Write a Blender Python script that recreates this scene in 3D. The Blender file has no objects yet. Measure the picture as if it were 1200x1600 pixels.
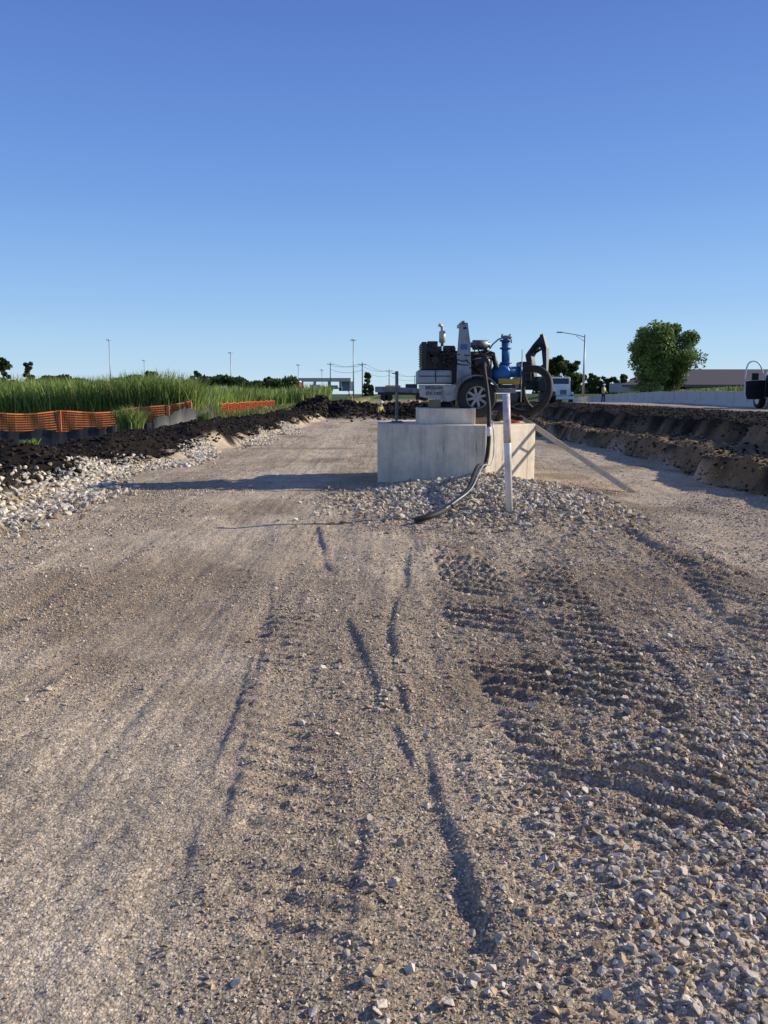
import bpy, bmesh, math, random
import numpy as np
from mathutils import Vector, Matrix
random.seed(5); rng=np.random.default_rng(7)
C=bpy.context.scene.collection
F=1280.0; PITCH=math.radians(8.22); CAMZ=1.6
# ------------------------------------------------------------------ measuring helpers (metres)
def pt(px,py,Y):
    x=(px-600)/F; y=(800-py)/F
    dy=math.cos(PITCH)+y*math.sin(PITCH); dz=-math.sin(PITCH)+y*math.cos(PITCH)
    t=Y/dy
    return Vector((x*t,Y,CAMZ+dz*t))
def G(px,py,z=0.0):
    x=(px-600)/F; y=(800-py)/F
    dy=math.cos(PITCH)+y*math.sin(PITCH); dz=-math.sin(PITCH)+y*math.cos(PITCH)
    t=(z-CAMZ)/dz
    return (x*t,dy*t)
# ------------------------------------------------------------------ noise
def _h(ix,iy,seed):
    n=(ix.astype(np.int64)*374761393+iy.astype(np.int64)*668265263+seed*1442695041)&0xffffffff
    n=((n^(n>>13))*1274126177)&0xffffffff
    n=n^(n>>16)
    return (n&0xffff)/65535.0
def vn(x,y,seed=0):
    x=np.asarray(x,dtype=float); y=np.asarray(y,dtype=float)
    ix=np.floor(x); iy=np.floor(y); fx=x-ix; fy=y-iy
    fx=fx*fx*(3-2*fx); fy=fy*fy*(3-2*fy)
    a=_h(ix,iy,seed); b=_h(ix+1,iy,seed); c=_h(ix,iy+1,seed); d=_h(ix+1,iy+1,seed)
    return (a+(b-a)*fx)*(1-fy)+(c+(d-c)*fx)*fy
def fbm(x,y,o=4,seed=0):
    s=0;a=.5;t=0
    for i in range(o):
        s=s+a*vn(x*2**i+i*13.7,y*2**i-i*7.3,seed+i); t+=a; a*=.5
    return s/t-.5
def ss(a,b,x):
    t=np.clip((x-a)/(b-a),0,1); return t*t*(3-2*t)
def poly_dist(x,y,P):
    best=np.full(x.shape,1e9); along=np.zeros(x.shape); side=np.zeros(x.shape); acc=0
    for (x0,y0),(x1,y1) in zip(P[:-1],P[1:]):
        dx,dy=x1-x0,y1-y0; L=math.hypot(dx,dy)
        t=np.clip(((x-x0)*dx+(y-y0)*dy)/(L*L),0,1)
        qx=x-(x0+t*dx); qy=y-(y0+t*dy); d=np.hypot(qx,qy)
        m=d<best
        best=np.where(m,d,best); along=np.where(m,acc+t*L,along); side=np.where(m,(dx*qy-dy*qx)/L,side)
        acc+=L
    return best,along,side,acc
# scuffs: a low step whose left side lies lower than its right side; (points, height, softness)
SCUFFS=[([G(498,820),G(508,870),G(520,905)],.014,.02),
 ([G(545,955),G(575,1030),G(602,1100),G(650,1190),G(720,1350),G(800,1570)],.010,.010),
 ([G(625,925),G(612,980),G(620,1040),G(650,1150)],.012,.012),
 ([G(395,1020),G(372,1100),G(325,1230),G(290,1400)],.006,.010),
 ([G(668,1150),G(690,1260),G(745,1390),G(790,1500)],.008,.010),
 ([G(640,860),G(636,930)],.012,.02),
 ([G(430,900),G(420,980),G(380,1150),G(350,1330)],.005,.010),
 ([G(580,1250),G(560,1400),G(540,1570)],.005,.010),
 ([G(960,820),G(1075,880),G(1130,960),G(1120,1060)],.026,.05),
 ([G(1000,1000),G(1080,1080),G(1010,1180)],.018,.03)]
TRACKS=[([G(960,1250),G(870,1120),G(770,985),G(735,900),G(715,850)],.30,.062,.17),
 ([G(500,1500),G(450,1250),G(440,1080),G(450,950)],.22,.018,.15),
 ([G(1250,1010),G(1120,900),G(1000,830),G(930,800)],.34,.055,.19),
 ([G(1120,1330),G(1020,1130),G(900,960),G(840,880)],.24,.045,.17)]
def xl(y): return np.interp(y,[-50,8,16,28,52,80],[-4.95,-4.75,-5.0,-4.0,-3.4,-3.4])
def xr(y): return 6.25+.25*np.sin(y*.35)+.15*np.sin(y*1.1+1)
def H(x,y):
    x=np.asarray(x,dtype=float); y=np.asarray(y,dtype=float)
    sl=xl(y)-x; sr=x-xr(y)
    road=(1-ss(-.2,.6,sl))*(1-ss(-.1,.3,sr))
    z=.07*fbm(x*.35,y*.35,2,3)
    loose=.6+.75*ss(-.2,.8,x)*(1-ss(2.6,3.6,x))
    fine=.045*fbm(x*1.6,y*1.3,3,9)+(.026*fbm(x*7,y*7,3,21)+.016*fbm(x*30,y*30,3,31))*loose+.024*fbm(x*7,y*.5,3,37)
    z=z+fine*np.where(y<60,1,.3)
    band=np.exp(-((x-np.interp(y,[0,2.4,7,14,25],[-1.0,-1.05,-1.65,-1.9,-1.6]))/.42)**2)
    z=z-.02*band*road
    band2=np.exp(-((x-4.1)/.7)**2); z=z-.03*band2*road
    m=(y>1)&(y<20)&(np.abs(x)<8)
    if m.any():
        xx=x[m]; yy=y[m]; add=np.zeros(xx.shape)
        wob=.04*fbm(xx*2,yy*2,3,77)+.03*fbm(xx*18,yy*18,3,79)
        for P,A,w in SCUFFS:
            d,al,sd,L=poly_dist(xx+wob,yy,P)
            x0,y0=P[0];x1,y1=P[-1]; sgn=1.0 if y1<y0 else -1.0
            k=(.15+.85*ss(.15,.55,vn(al*3.0,al*0+1,5)+.3*fbm(xx*14,yy*14,2,6)))*ss(0,.3,al)*ss(L,L-.3,al)
            s2=sd*sgn
            add+=A*k*(np.tanh(s2/w)*np.exp(-(d/.12)**2))
        for P,w,A,per in TRACKS:
            d,al,sd,L=poly_dist(xx,yy,P)
            mask=ss(w,w*.75,d)*ss(.0,.2,al)*ss(L,L-.2,al)
            br=ss(.1,.4,vn(xx*2.2,yy*2.2,15))
            ph=al/per-sd*3.6+.35*fbm(xx*2.5,yy*2.5,3,8)
            rib=np.abs(np.mod(ph,1)-.5)*2
            rib=ss(.45,.70,rib+.18*fbm(xx*14,yy*14,2,17))
            add+=A*(rib-.5)*mask*br*(.75+.7*fbm(xx*10,yy*10,2,16))
        z=z.copy(); z[m]=z[m]+add
    mo=.26*np.exp(-(((x-1.5)/1.15)**2+((y-13.2)/1.3)**2))+.10*np.exp(-(((x-2.0)/1.1)**2+((y-11.3)/1.2)**2))
    mo=mo*(1+.9*fbm(x*2,y*2,3,41)); z=z+mo
    g=ss(0.1,.8,sl); fall=ss(4,9,sl)
    lump=fbm(x*.7,y*.7,6,51)
    z=z+g*(1-fall)*(.24+.26*np.exp(-((sl-2)/1.4)**2)+.75*lump)+fall*(-.42+.08*lump)*g
    gy=np.interp(y,[0,62,115,220],[1,1,.22,.1])
    lump2=fbm(x*1.1,y*1.1,6,61)
    st=(.45*ss(0,.25,sr+.35*fbm(x*0,y*1.3,3,2))+.5*ss(1.5,1.9,sr+.8*fbm(x*0+5,y*.8,3,4)))
    sm=ss(0,.4,sr)*(1-ss(5,8,sr))
    z=z+gy*(st+.34*lump2*sm+.05*fbm(x*5,y*5,3,63)*sm)
    z=z+1.35*ss(25,36,x)*ss(30,70,y)
    z=z+(.85+.9*fbm(x*.8,y*.8,3,71))*np.exp(-((y-57-1.0*np.sin(x))/3.0)**2)*ss(-7,-4,x)*(1-ss(4.5,7,x))
    far=ss(90,300,y)
    z=z+far*.9*fbm(x*.01,y*.01,2,81)
    return z
def h1(x,y): return float(H(np.array([x]),np.array([y]))[0])
# ------------------------------------------------------------------ materials
def nt(name):
    m=bpy.data.materials.new(name); m.use_nodes=True; t=m.node_tree; b=t.nodes['Principled BSDF']; return m,t,b
def M(name,col,rough=.6,metal=0,var=.15,scale=6,bump=0,dirt=None,dscale=2.0,damt=.5):
    m,t,b=nt(name); N=t.nodes; L=t.links
    tc=N.new('ShaderNodeTexCoord'); n=N.new('ShaderNodeTexNoise'); n.inputs['Scale'].default_value=scale; n.inputs['Detail'].default_value=6
    L.new(tc.outputs['Object'],n.inputs['Vector'])
    mx=N.new('ShaderNodeMix'); mx.data_type='RGBA'; mx.inputs[6].default_value=(*[c*(1-var) for c in col],1); mx.inputs[7].default_value=(*[min(1,c*(1+var)) for c in col],1)
    L.new(n.outputs['Fac'],mx.inputs[0]); out=mx.outputs[2]
    if dirt:
        n2=N.new('ShaderNodeTexNoise'); n2.inputs['Scale'].default_value=dscale; n2.inputs['Detail'].default_value=8; L.new(tc.outputs['Object'],n2.inputs['Vector'])
        r=N.new('ShaderNodeMapRange'); r.inputs[1].default_value=.45; r.inputs[2].default_value=.7; r.inputs[4].default_value=damt; L.new(n2.outputs['Fac'],r.inputs[0])
        m2=N.new('ShaderNodeMix'); m2.data_type='RGBA'; L.new(r.outputs[0],m2.inputs[0]); L.new(out,m2.inputs[6]); m2.inputs[7].default_value=(*dirt,1); out=m2.outputs[2]
    L.new(out,b.inputs['Base Color']); b.inputs['Roughness'].default_value=rough; b.inputs['Metallic'].default_value=metal
    if bump:
        bp=N.new('ShaderNodeBump'); bp.inputs['Strength'].default_value=bump; bp.inputs['Distance'].default_value=.02; L.new(n.outputs['Fac'],bp.inputs['Height']); L.new(bp.outputs[0],b.inputs['Normal'])
    return m
def Mattr(name,rough=.85,nscale=30,var=.25,bump=.3,trans=0,bd=.01):
    m,t,b=nt(name); N=t.nodes; L=t.links
    a=N.new('ShaderNodeAttribute'); a.attribute_name='Col'
    tc=N.new('ShaderNodeTexCoord'); n=N.new('ShaderNodeTexNoise'); n.inputs['Scale'].default_value=nscale; n.inputs['Detail'].default_value=5; L.new(tc.outputs['Object'],n.inputs['Vector'])
    r=N.new('ShaderNodeMapRange'); r.inputs[1].default_value=.3; r.inputs[2].default_value=.7; r.inputs[3].default_value=1-var; r.inputs[4].default_value=1+var; L.new(n.outputs['Fac'],r.inputs[0])
    v=N.new('ShaderNodeVectorMath'); v.operation='SCALE'; L.new(a.outputs['Color'],v.inputs[0]); L.new(r.outputs[0],v.inputs['Scale']); L.new(v.outputs[0],b.inputs['Base Color'])
    b.inputs['Roughness'].default_value=rough; b.inputs['Specular IOR Level'].default_value=.2
    if bump:
        bp=N.new('ShaderNodeBump'); bp.inputs['Strength'].default_value=bump; bp.inputs['Distance'].default_value=bd; L.new(n.outputs['Fac'],bp.inputs['Height']); L.new(bp.outputs[0],b.inputs['Normal'])
    if trans:
        tr=N.new('ShaderNodeBsdfTranslucent'); L.new(v.outputs[0],tr.inputs['Color']); ms=N.new('ShaderNodeMixShader'); ms.inputs[0].default_value=trans
        L.new(b.outputs[0],ms.inputs[1]); L.new(tr.outputs[0],ms.inputs[2]); L.new(ms.outputs[0],N['Material Output'].inputs[0])
    return m
def ground_mat():
    m,t,b=nt('ground_gravel_and_soil'); N=t.nodes; L=t.links
    a=N.new('ShaderNodeAttribute'); a.attribute_name='Col'
    g=N.new('ShaderNodeAttribute'); g.attribute_name='Gravel'
    tc=N.new('ShaderNodeTexCoord')
    def vor(s,rnd=1):
        v=N.new('ShaderNodeTexVoronoi'); v.inputs['Scale'].default_value=s; v.inputs['Randomness'].default_value=rnd; L.new(tc.outputs['Object'],v.inputs['Vector']); return v
    def mth(op,x,y=None,cl=False):
        n=N.new('ShaderNodeMath'); n.operation=op; n.use_clamp=cl
        for i,q in enumerate((x,y)):
            if q is None: continue
            if isinstance(q,(int,float)): n.inputs[i].default_value=q
            else: L.new(q,n.inputs[i])
        return n.outputs[0]
    def rng_(x,a0,a1,b0,b1):
        r=N.new('ShaderNodeMapRange'); r.inputs[1].default_value=a0;r.inputs[2].default_value=a1;r.inputs[3].default_value=b0;r.inputs[4].default_value=b1; L.new(x,r.inputs[0]); return r.outputs[0]
    v1=vor(95); v2=vor(38); v3=vor(190)
    n1=N.new('ShaderNodeTexNoise'); n1.inputs['Scale'].default_value=1.7; n1.inputs['Detail'].default_value=8; n1.inputs['Roughness'].default_value=.65; L.new(tc.outputs['Object'],n1.inputs['Vector'])
    n2=N.new('ShaderNodeTexNoise'); n2.inputs['Scale'].default_value=60; n2.inputs['Detail'].default_value=6; n2.inputs['Roughness'].default_value=.7; L.new(tc.outputs['Object'],n2.inputs['Vector'])
    sep=N.new('ShaderNodeSeparateColor'); L.new(v1.outputs['Color'],sep.inputs[0])
    sep2=N.new('ShaderNodeSeparateColor'); L.new(v2.outputs['Color'],sep2.inputs[0])
    c1=rng_(sep.outputs[0],0,1,.66,1.34); c2=rng_(sep2.outputs[1],0,1,.84,1.18)
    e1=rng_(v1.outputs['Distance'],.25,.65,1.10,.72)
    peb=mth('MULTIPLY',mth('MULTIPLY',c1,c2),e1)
    mixp=N.new('ShaderNodeMix'); mixp.inputs[2].default_value=1.0; L.new(g.outputs['Fac'],mixp.inputs[0]); L.new(peb,mixp.inputs[3])
    big=rng_(n1.outputs['Fac'],.3,.7,.78,1.2); fin=rng_(n2.outputs['Fac'],.3,.7,.76,1.24)
    tot=mth('MULTIPLY',mth('MULTIPLY',mixp.outputs[0],big),fin)
    v=N.new('ShaderNodeVectorMath'); v.operation='SCALE'; L.new(a.outputs['Color'],v.inputs[0]); L.new(tot,v.inputs['Scale']); L.new(v.outputs[0],b.inputs['Base Color'])
    b.inputs['Roughness'].default_value=.95; b.inputs['Specular IOR Level'].default_value=.1
    hgt=mth('ADD',mth('MULTIPLY',mth('SUBTRACT',1.0,v1.outputs['Distance']),.5),mth('MULTIPLY',mth('SUBTRACT',1.0,v2.outputs['Distance']),.7))
    hgt=mth('ADD',hgt,mth('MULTIPLY',n2.outputs['Fac'],.9)); hgt=mth('ADD',hgt,mth('MULTIPLY',mth('SUBTRACT',1.0,v3.outputs['Distance']),.25))
    bp=N.new('ShaderNodeBump'); bp.inputs['Strength'].default_value=.75; bp.inputs['Distance'].default_value=.010; L.new(hgt,bp.inputs['Height']); L.new(bp.outputs[0],b.inputs['Normal'])
    return m
def concrete_mat():
    m,t,b=nt('stained_concrete'); N=t.nodes; L=t.links
    tc=N.new('ShaderNodeTexCoord'); mp=N.new('ShaderNodeMapping'); mp.inputs['Scale'].default_value=(5,5,.4); L.new(tc.outputs['Object'],mp.inputs['Vector'])
    n=N.new('ShaderNodeTexNoise'); n.inputs['Scale'].default_value=1.6; n.inputs['Detail'].default_value=7; n.inputs['Roughness'].default_value=.7; L.new(mp.outputs[0],n.inputs['Vector'])
    n2=N.new('ShaderNodeTexNoise'); n2.inputs['Scale'].default_value=2.6; n2.inputs['Detail'].default_value=9; n2.inputs['Roughness'].default_value=.7; L.new(tc.outputs['Object'],n2.inputs['Vector'])
    cr=N.new('ShaderNodeValToRGB'); e=cr.color_ramp.elements; e[0].position=.31; e[0].color=(.20,.155,.11,1); e[1].position=.53; e[1].color=(.88,.77,.58,1); x=cr.color_ramp.elements.new(.38); x.color=(.72,.62,.47,1)
    L.new(n.outputs['Fac'],cr.inputs[0])
    r=N.new('ShaderNodeMapRange'); r.inputs[1].default_value=.35; r.inputs[2].default_value=.65; r.inputs[3].default_value=.76; r.inputs[4].default_value=1.08; L.new(n2.outputs['Fac'],r.inputs[0])
    v=N.new('ShaderNodeVectorMath'); v.operation='SCALE'; L.new(cr.outputs[0],v.inputs[0]); L.new(r.outputs[0],v.inputs['Scale']); L.new(v.outputs[0],b.inputs['Base Color']); b.inputs['Roughness'].default_value=.85
    bp=N.new('ShaderNodeBump'); bp.inputs['Strength'].default_value=.3; bp.inputs['Distance'].default_value=.02; L.new(n2.outputs['Fac'],bp.inputs['Height']); L.new(bp.outputs[0],b.inputs['Normal'])
    return m
K={}
K['ground']=ground_mat(); K['conc']=concrete_mat()
K['stone']=Mattr('crushed_stone',.9,90,.18,.4); K['soil']=Mattr('soil_clods',.95,25,.3,.7,bd=.02)
K['blade']=Mattr('reed_leaves',.6,5,.15,0,.35); K['leaf']=Mattr('tree_leaves',.6,2,.2,0,.3)
K['bark']=M('bark',(.09,.07,.05),.9,var=.4,scale=12,bump=.5)
K['white']=M('white_paint',(.84,.84,.83),.4,dirt=(.5,.45,.38),damt=.3,var=.04)
K['grey']=M('grey_trailer_paint',(.26,.27,.29),.45,.2,dirt=(.09,.07,.055),damt=.75,dscale=5)
K['panel']=M('dusty_white_panel',(.50,.49,.47),.5,dirt=(.17,.14,.10),damt=.8,dscale=6)
K['silver']=M('brushed_metal',(.55,.56,.57),.35,.8,var=.15)
K['mast']=M('mast_paint',(.30,.33,.37),.45,.4,dirt=(.13,.12,.11),dscale=5,damt=.75)
K['galv']=M('galvanised_steel',(.42,.44,.46),.5,.5,dirt=(.3,.3,.3))
K['sooty']=M('sooty_metal',(.22,.22,.23),.5,.6,dirt=(.06,.055,.05),dscale=7,damt=.8)
K['black']=M('black_engine_paint',(.014,.014,.016),.45,.1,var=.5,scale=9,dirt=(.04,.035,.03),damt=.5)
K['rubber']=M('black_rubber',(.018,.017,.016),.7,var=.3,dirt=(.05,.045,.035),dscale=5,damt=.4)
K['rim']=M('grey_wheel_rim',(.42,.42,.42),.45,.3,dirt=(.12,.1,.08),dscale=8)
K['blue']=M('blue_pump_paint',(.02,.15,.38),.4,.1,var=.2,dirt=(.08,.10,.12),damt=.5,dscale=5)
K['beige']=M('cream_exhaust',(.6,.56,.44),.5,.2)
K['orange']=M('orange_plastic',(.95,.25,.07),.55,var=.15)
K['yellow']=M('yellow_paint',(.75,.42,.03),.5,dirt=(.15,.1,.05))
K['silt']=M('black_silt_fabric',(.02,.021,.024),.5,var=.4,scale=3,dirt=(.05,.045,.04),damt=.5)
K['wood']=M('weathered_timber',(.27,.2,.12),.85,var=.3,scale=10,bump=.3)
K['ladder']=M('ladder_rail',(.66,.54,.37),.5,.2,dirt=(.3,.24,.16))
K['pvc']=M('white_pvc_pipe',(.86,.83,.79),.4,var=.05,dirt=(.42,.27,.21),dscale=3.0,damt=.6)
K['pink']=M('stained_red_pipe_end',(.74,.63,.61),.5,var=.2,dirt=(.36,.18,.17),dscale=9,damt=.8)
K['barrier']=M('barrier_concrete',(.60,.57,.50),.85,var=.15,scale=2,dirt=(.3,.27,.22),bump=.2)
K['roof']=M('brown_metal_roof',(.13,.105,.095),.6,var=.15,scale=2)
K['wall']=M('pale_siding',(.5,.48,.43),.8)
K['glass']=M('dark_glass',(.03,.04,.05),.1,.0,var=.2)
K['dark']=M('dark_interior',(.015,.015,.017),.6)
K['exc']=M('dark_machine_paint',(.022,.024,.026),.5,.1,var=.4,dirt=(.07,.055,.04),damt=.4)
K['skin']=M('skin',(.42,.24,.16),.6,var=.08); K['vest']=M('hi_vis_lime',(.55,.8,.05),.6,var=.1)
K['jeans']=M('work_trousers',(.04,.05,.09),.8)
K['red']=M('red_paint',(.45,.04,.03),.5); K['ink']=M('dark_blue_lettering',(.03,.035,.06),.6,var=.0)
K['amber']=M('lamp_lens',(.7,.3,.05),.3); K['bluewall']=M('blue_grey_panels',(.22,.3,.4),.6)
K['tan']=M('tan_panels',(.42,.33,.24),.8)
# ------------------------------------------------------------------ mesh builders
def worldloc(p):
    v=Vector((0,0,0))
    while p is not None: v+=p.location; p=p.parent
    return v
class MB:
    def __init__(s): s.v=[]; s.f=[]
    def add(s,vs,fs):
        o=len(s.v); s.v+= [tuple(v) for v in vs]; s.f+=[tuple(i+o for i in f) for f in fs]; return s
    def box(s,c,d,rz=0,rx=0,ry=0,taper=1.0):
        R=Matrix.Rotation(rz,3,'Z')@Matrix.Rotation(rx,3,'X')@Matrix.Rotation(ry,3,'Y'); vs=[]
        for z in (-1,1):
            k=taper if z>0 else 1
            for x,y in ((-1,-1),(1,-1),(1,1),(-1,1)): vs.append(Vector(c)+R@Vector((x*d[0]/2*k,y*d[1]/2*k,z*d[2]/2)))
        return s.add(vs,[(3,2,1,0),(4,5,6,7),(0,1,5,4),(1,2,6,5),(2,3,7,6),(3,0,4,7)])
    def prism(s,pts,ax,lo,hi):
        n=len(pts); vs=[]
        for w in (lo,hi):
            for a,b in pts: vs.append({'y':(a,w,b),'x':(w,a,b),'z':(a,b,w)}[ax])
        return s.add(vs,[tuple(range(n))[::-1],tuple(range(n,2*n))]+[(i,(i+1)%n,n+(i+1)%n,n+i) for i in range(n)])
    def tube(s,P,r,n=10,cap=True):
        P=[Vector(p) for p in P]; R=r if isinstance(r,(list,tuple)) else [r]*len(P); vs=[];fs=[]
        up=None
        for i,p in enumerate(P):
            t=(P[min(i+1,len(P)-1)]-P[max(i-1,0)]).normalized()
            if up is None: up=Vector((0,0,1)) if abs(t.z)<.9 else Vector((1,0,0))
            a=t.cross(up).normalized(); b=a.cross(t).normalized(); up=b
            for k in range(n):
                q=2*math.pi*k/n; vs.append(p+(a*math.cos(q)+b*math.sin(q))*R[i])
        for i in range(len(P)-1):
            for k in range(n): fs.append((i*n+k,i*n+(k+1)%n,(i+1)*n+(k+1)%n,(i+1)*n+k))
        if cap: fs.append(tuple(range(n))); fs.append(tuple(range((len(P)-1)*n,len(P)*n))[::-1])
        return s.add(vs,fs)
    def lathe(s,c,prof,axis='y',n=32,close=False):
        vs=[];fs=[];m=len(prof)
        for k in range(n):
            q=2*math.pi*k/n
            for r,w in prof:
                a,b=r*math.cos(q),r*math.sin(q)
                vs.append(Vector(c)+Vector({'y':(a,w,b),'x':(w,a,b),'z':(a,b,w)}[axis]))
        for k in range(n):
            for j in range(m-1+(1 if close else 0)):
                fs.append((k*m+j,k*m+(j+1)%m,((k+1)%n)*m+(j+1)%m,((k+1)%n)*m+j))
        return s.add(vs,fs)
    def build(s,name,mat,parent=None,smooth=False,bevel=0):
        off=worldloc(parent); me=bpy.data.meshes.new(name)
        me.from_pydata([tuple(Vector(v)-off) for v in s.v],[],s.f); me.materials.append(mat)
        bm=bmesh.new(); bm.from_mesh(me); bmesh.ops.recalc_face_normals(bm,faces=bm.faces); bm.to_mesh(me); bm.free()
        if smooth:
            for p in me.polygons: p.use_smooth=len(p.vertices)<=4
        o=bpy.data.objects.new(name,me); C.objects.link(o)
        if parent: o.parent=parent
        if bevel:
            b=o.modifiers.new('b','BEVEL'); b.width=bevel; b.segments=2; b.limit_method='ANGLE'
        return o
def tag(o,label,cat,group=None,kind=None):
    o['label']=label; o['category']=cat
    if group:o['group']=group
    if kind:o['kind']=kind
    return o
def thing(name,loc,label,cat,group=None):
    o=bpy.data.objects.new(name,None); o.empty_display_size=.2; C.objects.link(o); o.location=loc; return tag(o,label,cat,group)
def np_mesh(name,V,Fc,mat,col=None,attrs=None,parent=None,smooth=False):
    me=bpy.data.meshes.new(name); V=np.asarray(V,dtype=np.float32); Fc=np.asarray(Fc,dtype=np.int32); k=Fc.shape[1]
    me.vertices.add(len(V)); me.vertices.foreach_set('co',V.ravel()); me.loops.add(Fc.size); me.loops.foreach_set('vertex_index',Fc.ravel())
    me.polygons.add(len(Fc)); me.polygons.foreach_set('loop_start',np.arange(0,Fc.size,k,dtype=np.int32))
    me.update(calc_edges=True)
    me.polygons.foreach_set('use_smooth',np.full(len(Fc),smooth))
    if col is not None:
        a=me.color_attributes.new('Col','FLOAT_COLOR','POINT'); cc=np.ones((len(V),4),dtype=np.float32); cc[:,:3]=col; a.data.foreach_set('color',cc.ravel())
    for nme,arr in (attrs or {}).items():
        a=me.attributes.new(nme,'FLOAT','POINT'); a.data.foreach_set('value',np.asarray(arr,dtype=np.float32).ravel())
    me.materials.append(mat); o=bpy.data.objects.new(name,me); C.objects.link(o)
    if parent: o.parent=parent
    return o
# ------------------------------------------------------------------ ground sheet
def axis_pts(segs):
    out=[segs[0][0]]
    for a,b,s0,g in segs:
        p=a; s=s0
        while p+s<b: p+=s; out.append(p); s*=g
        out.append(b)
    return np.unique(np.round(np.array(out),5))
ys=axis_pts([(1.3,20,.010,1.006),(20,60,.12,1.006),(60,3500,.4,1.03)])
ys=np.concatenate([-np.cumsum(np.geomspace(.1,300,30))[::-1]+1.1,[1.2],ys])
xp=axis_pts([(0,2.4,.012,1.0),(2.4,12,.018,1.012),(12,3000,.15,1.045)])
xs=np.concatenate([-xp[::-1][:-1],xp])
X,Y=np.meshgrid(xs,ys); Z=H(X,Y); nx=len(xs); ny=len(ys)
sl=xl(Y)-X; sr=X-xr(Y)
def C3(c): return np.array(c)[None,None,:]
def mixc(a,b,f): return a*(1-f[...,None])+b*f[...,None]
nb=fbm(X*.8,Y*.5,4,101)
col=mixc(C3((.62,.50,.355))+0*X[...,None],C3((.47,.37,.255)),ss(-.1,.25,nb))
band=np.exp(-((X-np.interp(Y,[0,2.4,7,14,25],[-1.0,-1.05,-1.65,-1.9,-1.6]))/.6)**2)
col=mixc(col,C3((.71,.58,.415)),band*.65)
band=np.exp(-((X-np.interp(Y,[0,6,11,14,25],[3.6,3.2,3.9,4.4,4.6]))/.7)**2); col=mixc(col,C3((.71,.58,.415)),band*.6)
dampm=ss(.06,.26,fbm(X*.6+4,Y*.45,4,113)+.10*ss(-.8,-2.5,X)*ss(6,3,Y)); col=mixc(col,C3((.28,.20,.13)),dampm*.62)
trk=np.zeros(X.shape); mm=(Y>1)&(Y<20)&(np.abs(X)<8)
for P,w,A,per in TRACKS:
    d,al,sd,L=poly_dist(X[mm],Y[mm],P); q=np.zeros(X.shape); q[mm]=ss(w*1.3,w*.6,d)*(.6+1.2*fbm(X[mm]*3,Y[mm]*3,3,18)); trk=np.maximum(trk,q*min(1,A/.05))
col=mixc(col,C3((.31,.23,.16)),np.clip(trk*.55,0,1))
soil=C3((.026,.020,.015)); green=C3((.08,.12,.03)); brown=C3((.25,.175,.10))
ns=fbm(X*1.5,Y*1.5,3,120)
col=mixc(col,soil,ss(.4,.75,sl+1.2*ns)); col=mixc(col,green,ss(9,12,sl)*ss(20,45,Y))
fr=ss(-.12,.12,sr+.3*ns); col=mixc(col,mixc(brown+0*X[...,None],soil*1.8,ss(.0,.16,fbm(X*1.3,Y*1.3,3,130))),fr)
col=mixc(col,soil,ss(1.2,1.9,sr+1.0*ns)); col=mixc(col,C3((.45,.38,.29)),ss(6,9,sr+2*ns)); col=mixc(col,C3((.11,.15,.04)),ss(25,28,X)*ss(20,30,Y))
endm=ss(50,54,Y+2*ns)*ss(9,5,np.abs(X)); col=mixc(col,soil*1.3,endm*(1-ss(62,68,Y)))
f2=ss(62,70,Y)*ss(-14,-9,X)*(1-ss(18,24,X)); col=mixc(col,mixc(C3((.42,.32,.19))+0*X[...,None],C3((.24,.23,.08)),ss(-.1,.1,fbm(X*.15,Y*.08,3,140))),f2)
col=mixc(col,C3((.09,.12,.045)),ss(180,260,Y)); gravel=(1-ss(.2,.7,sl))*(1-ss(0,.4,sr))*(1-ss(45,60,Y))
idx=np.arange(nx*ny).reshape(ny,nx); quads=np.stack([idx[:-1,:-1],idx[:-1,1:],idx[1:,1:],idx[1:,:-1]],-1).reshape(-1,4)
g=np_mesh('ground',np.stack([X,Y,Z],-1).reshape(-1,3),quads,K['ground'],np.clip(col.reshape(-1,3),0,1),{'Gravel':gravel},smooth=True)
g['kind']='structure'
print('ground verts',nx*ny)
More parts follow.
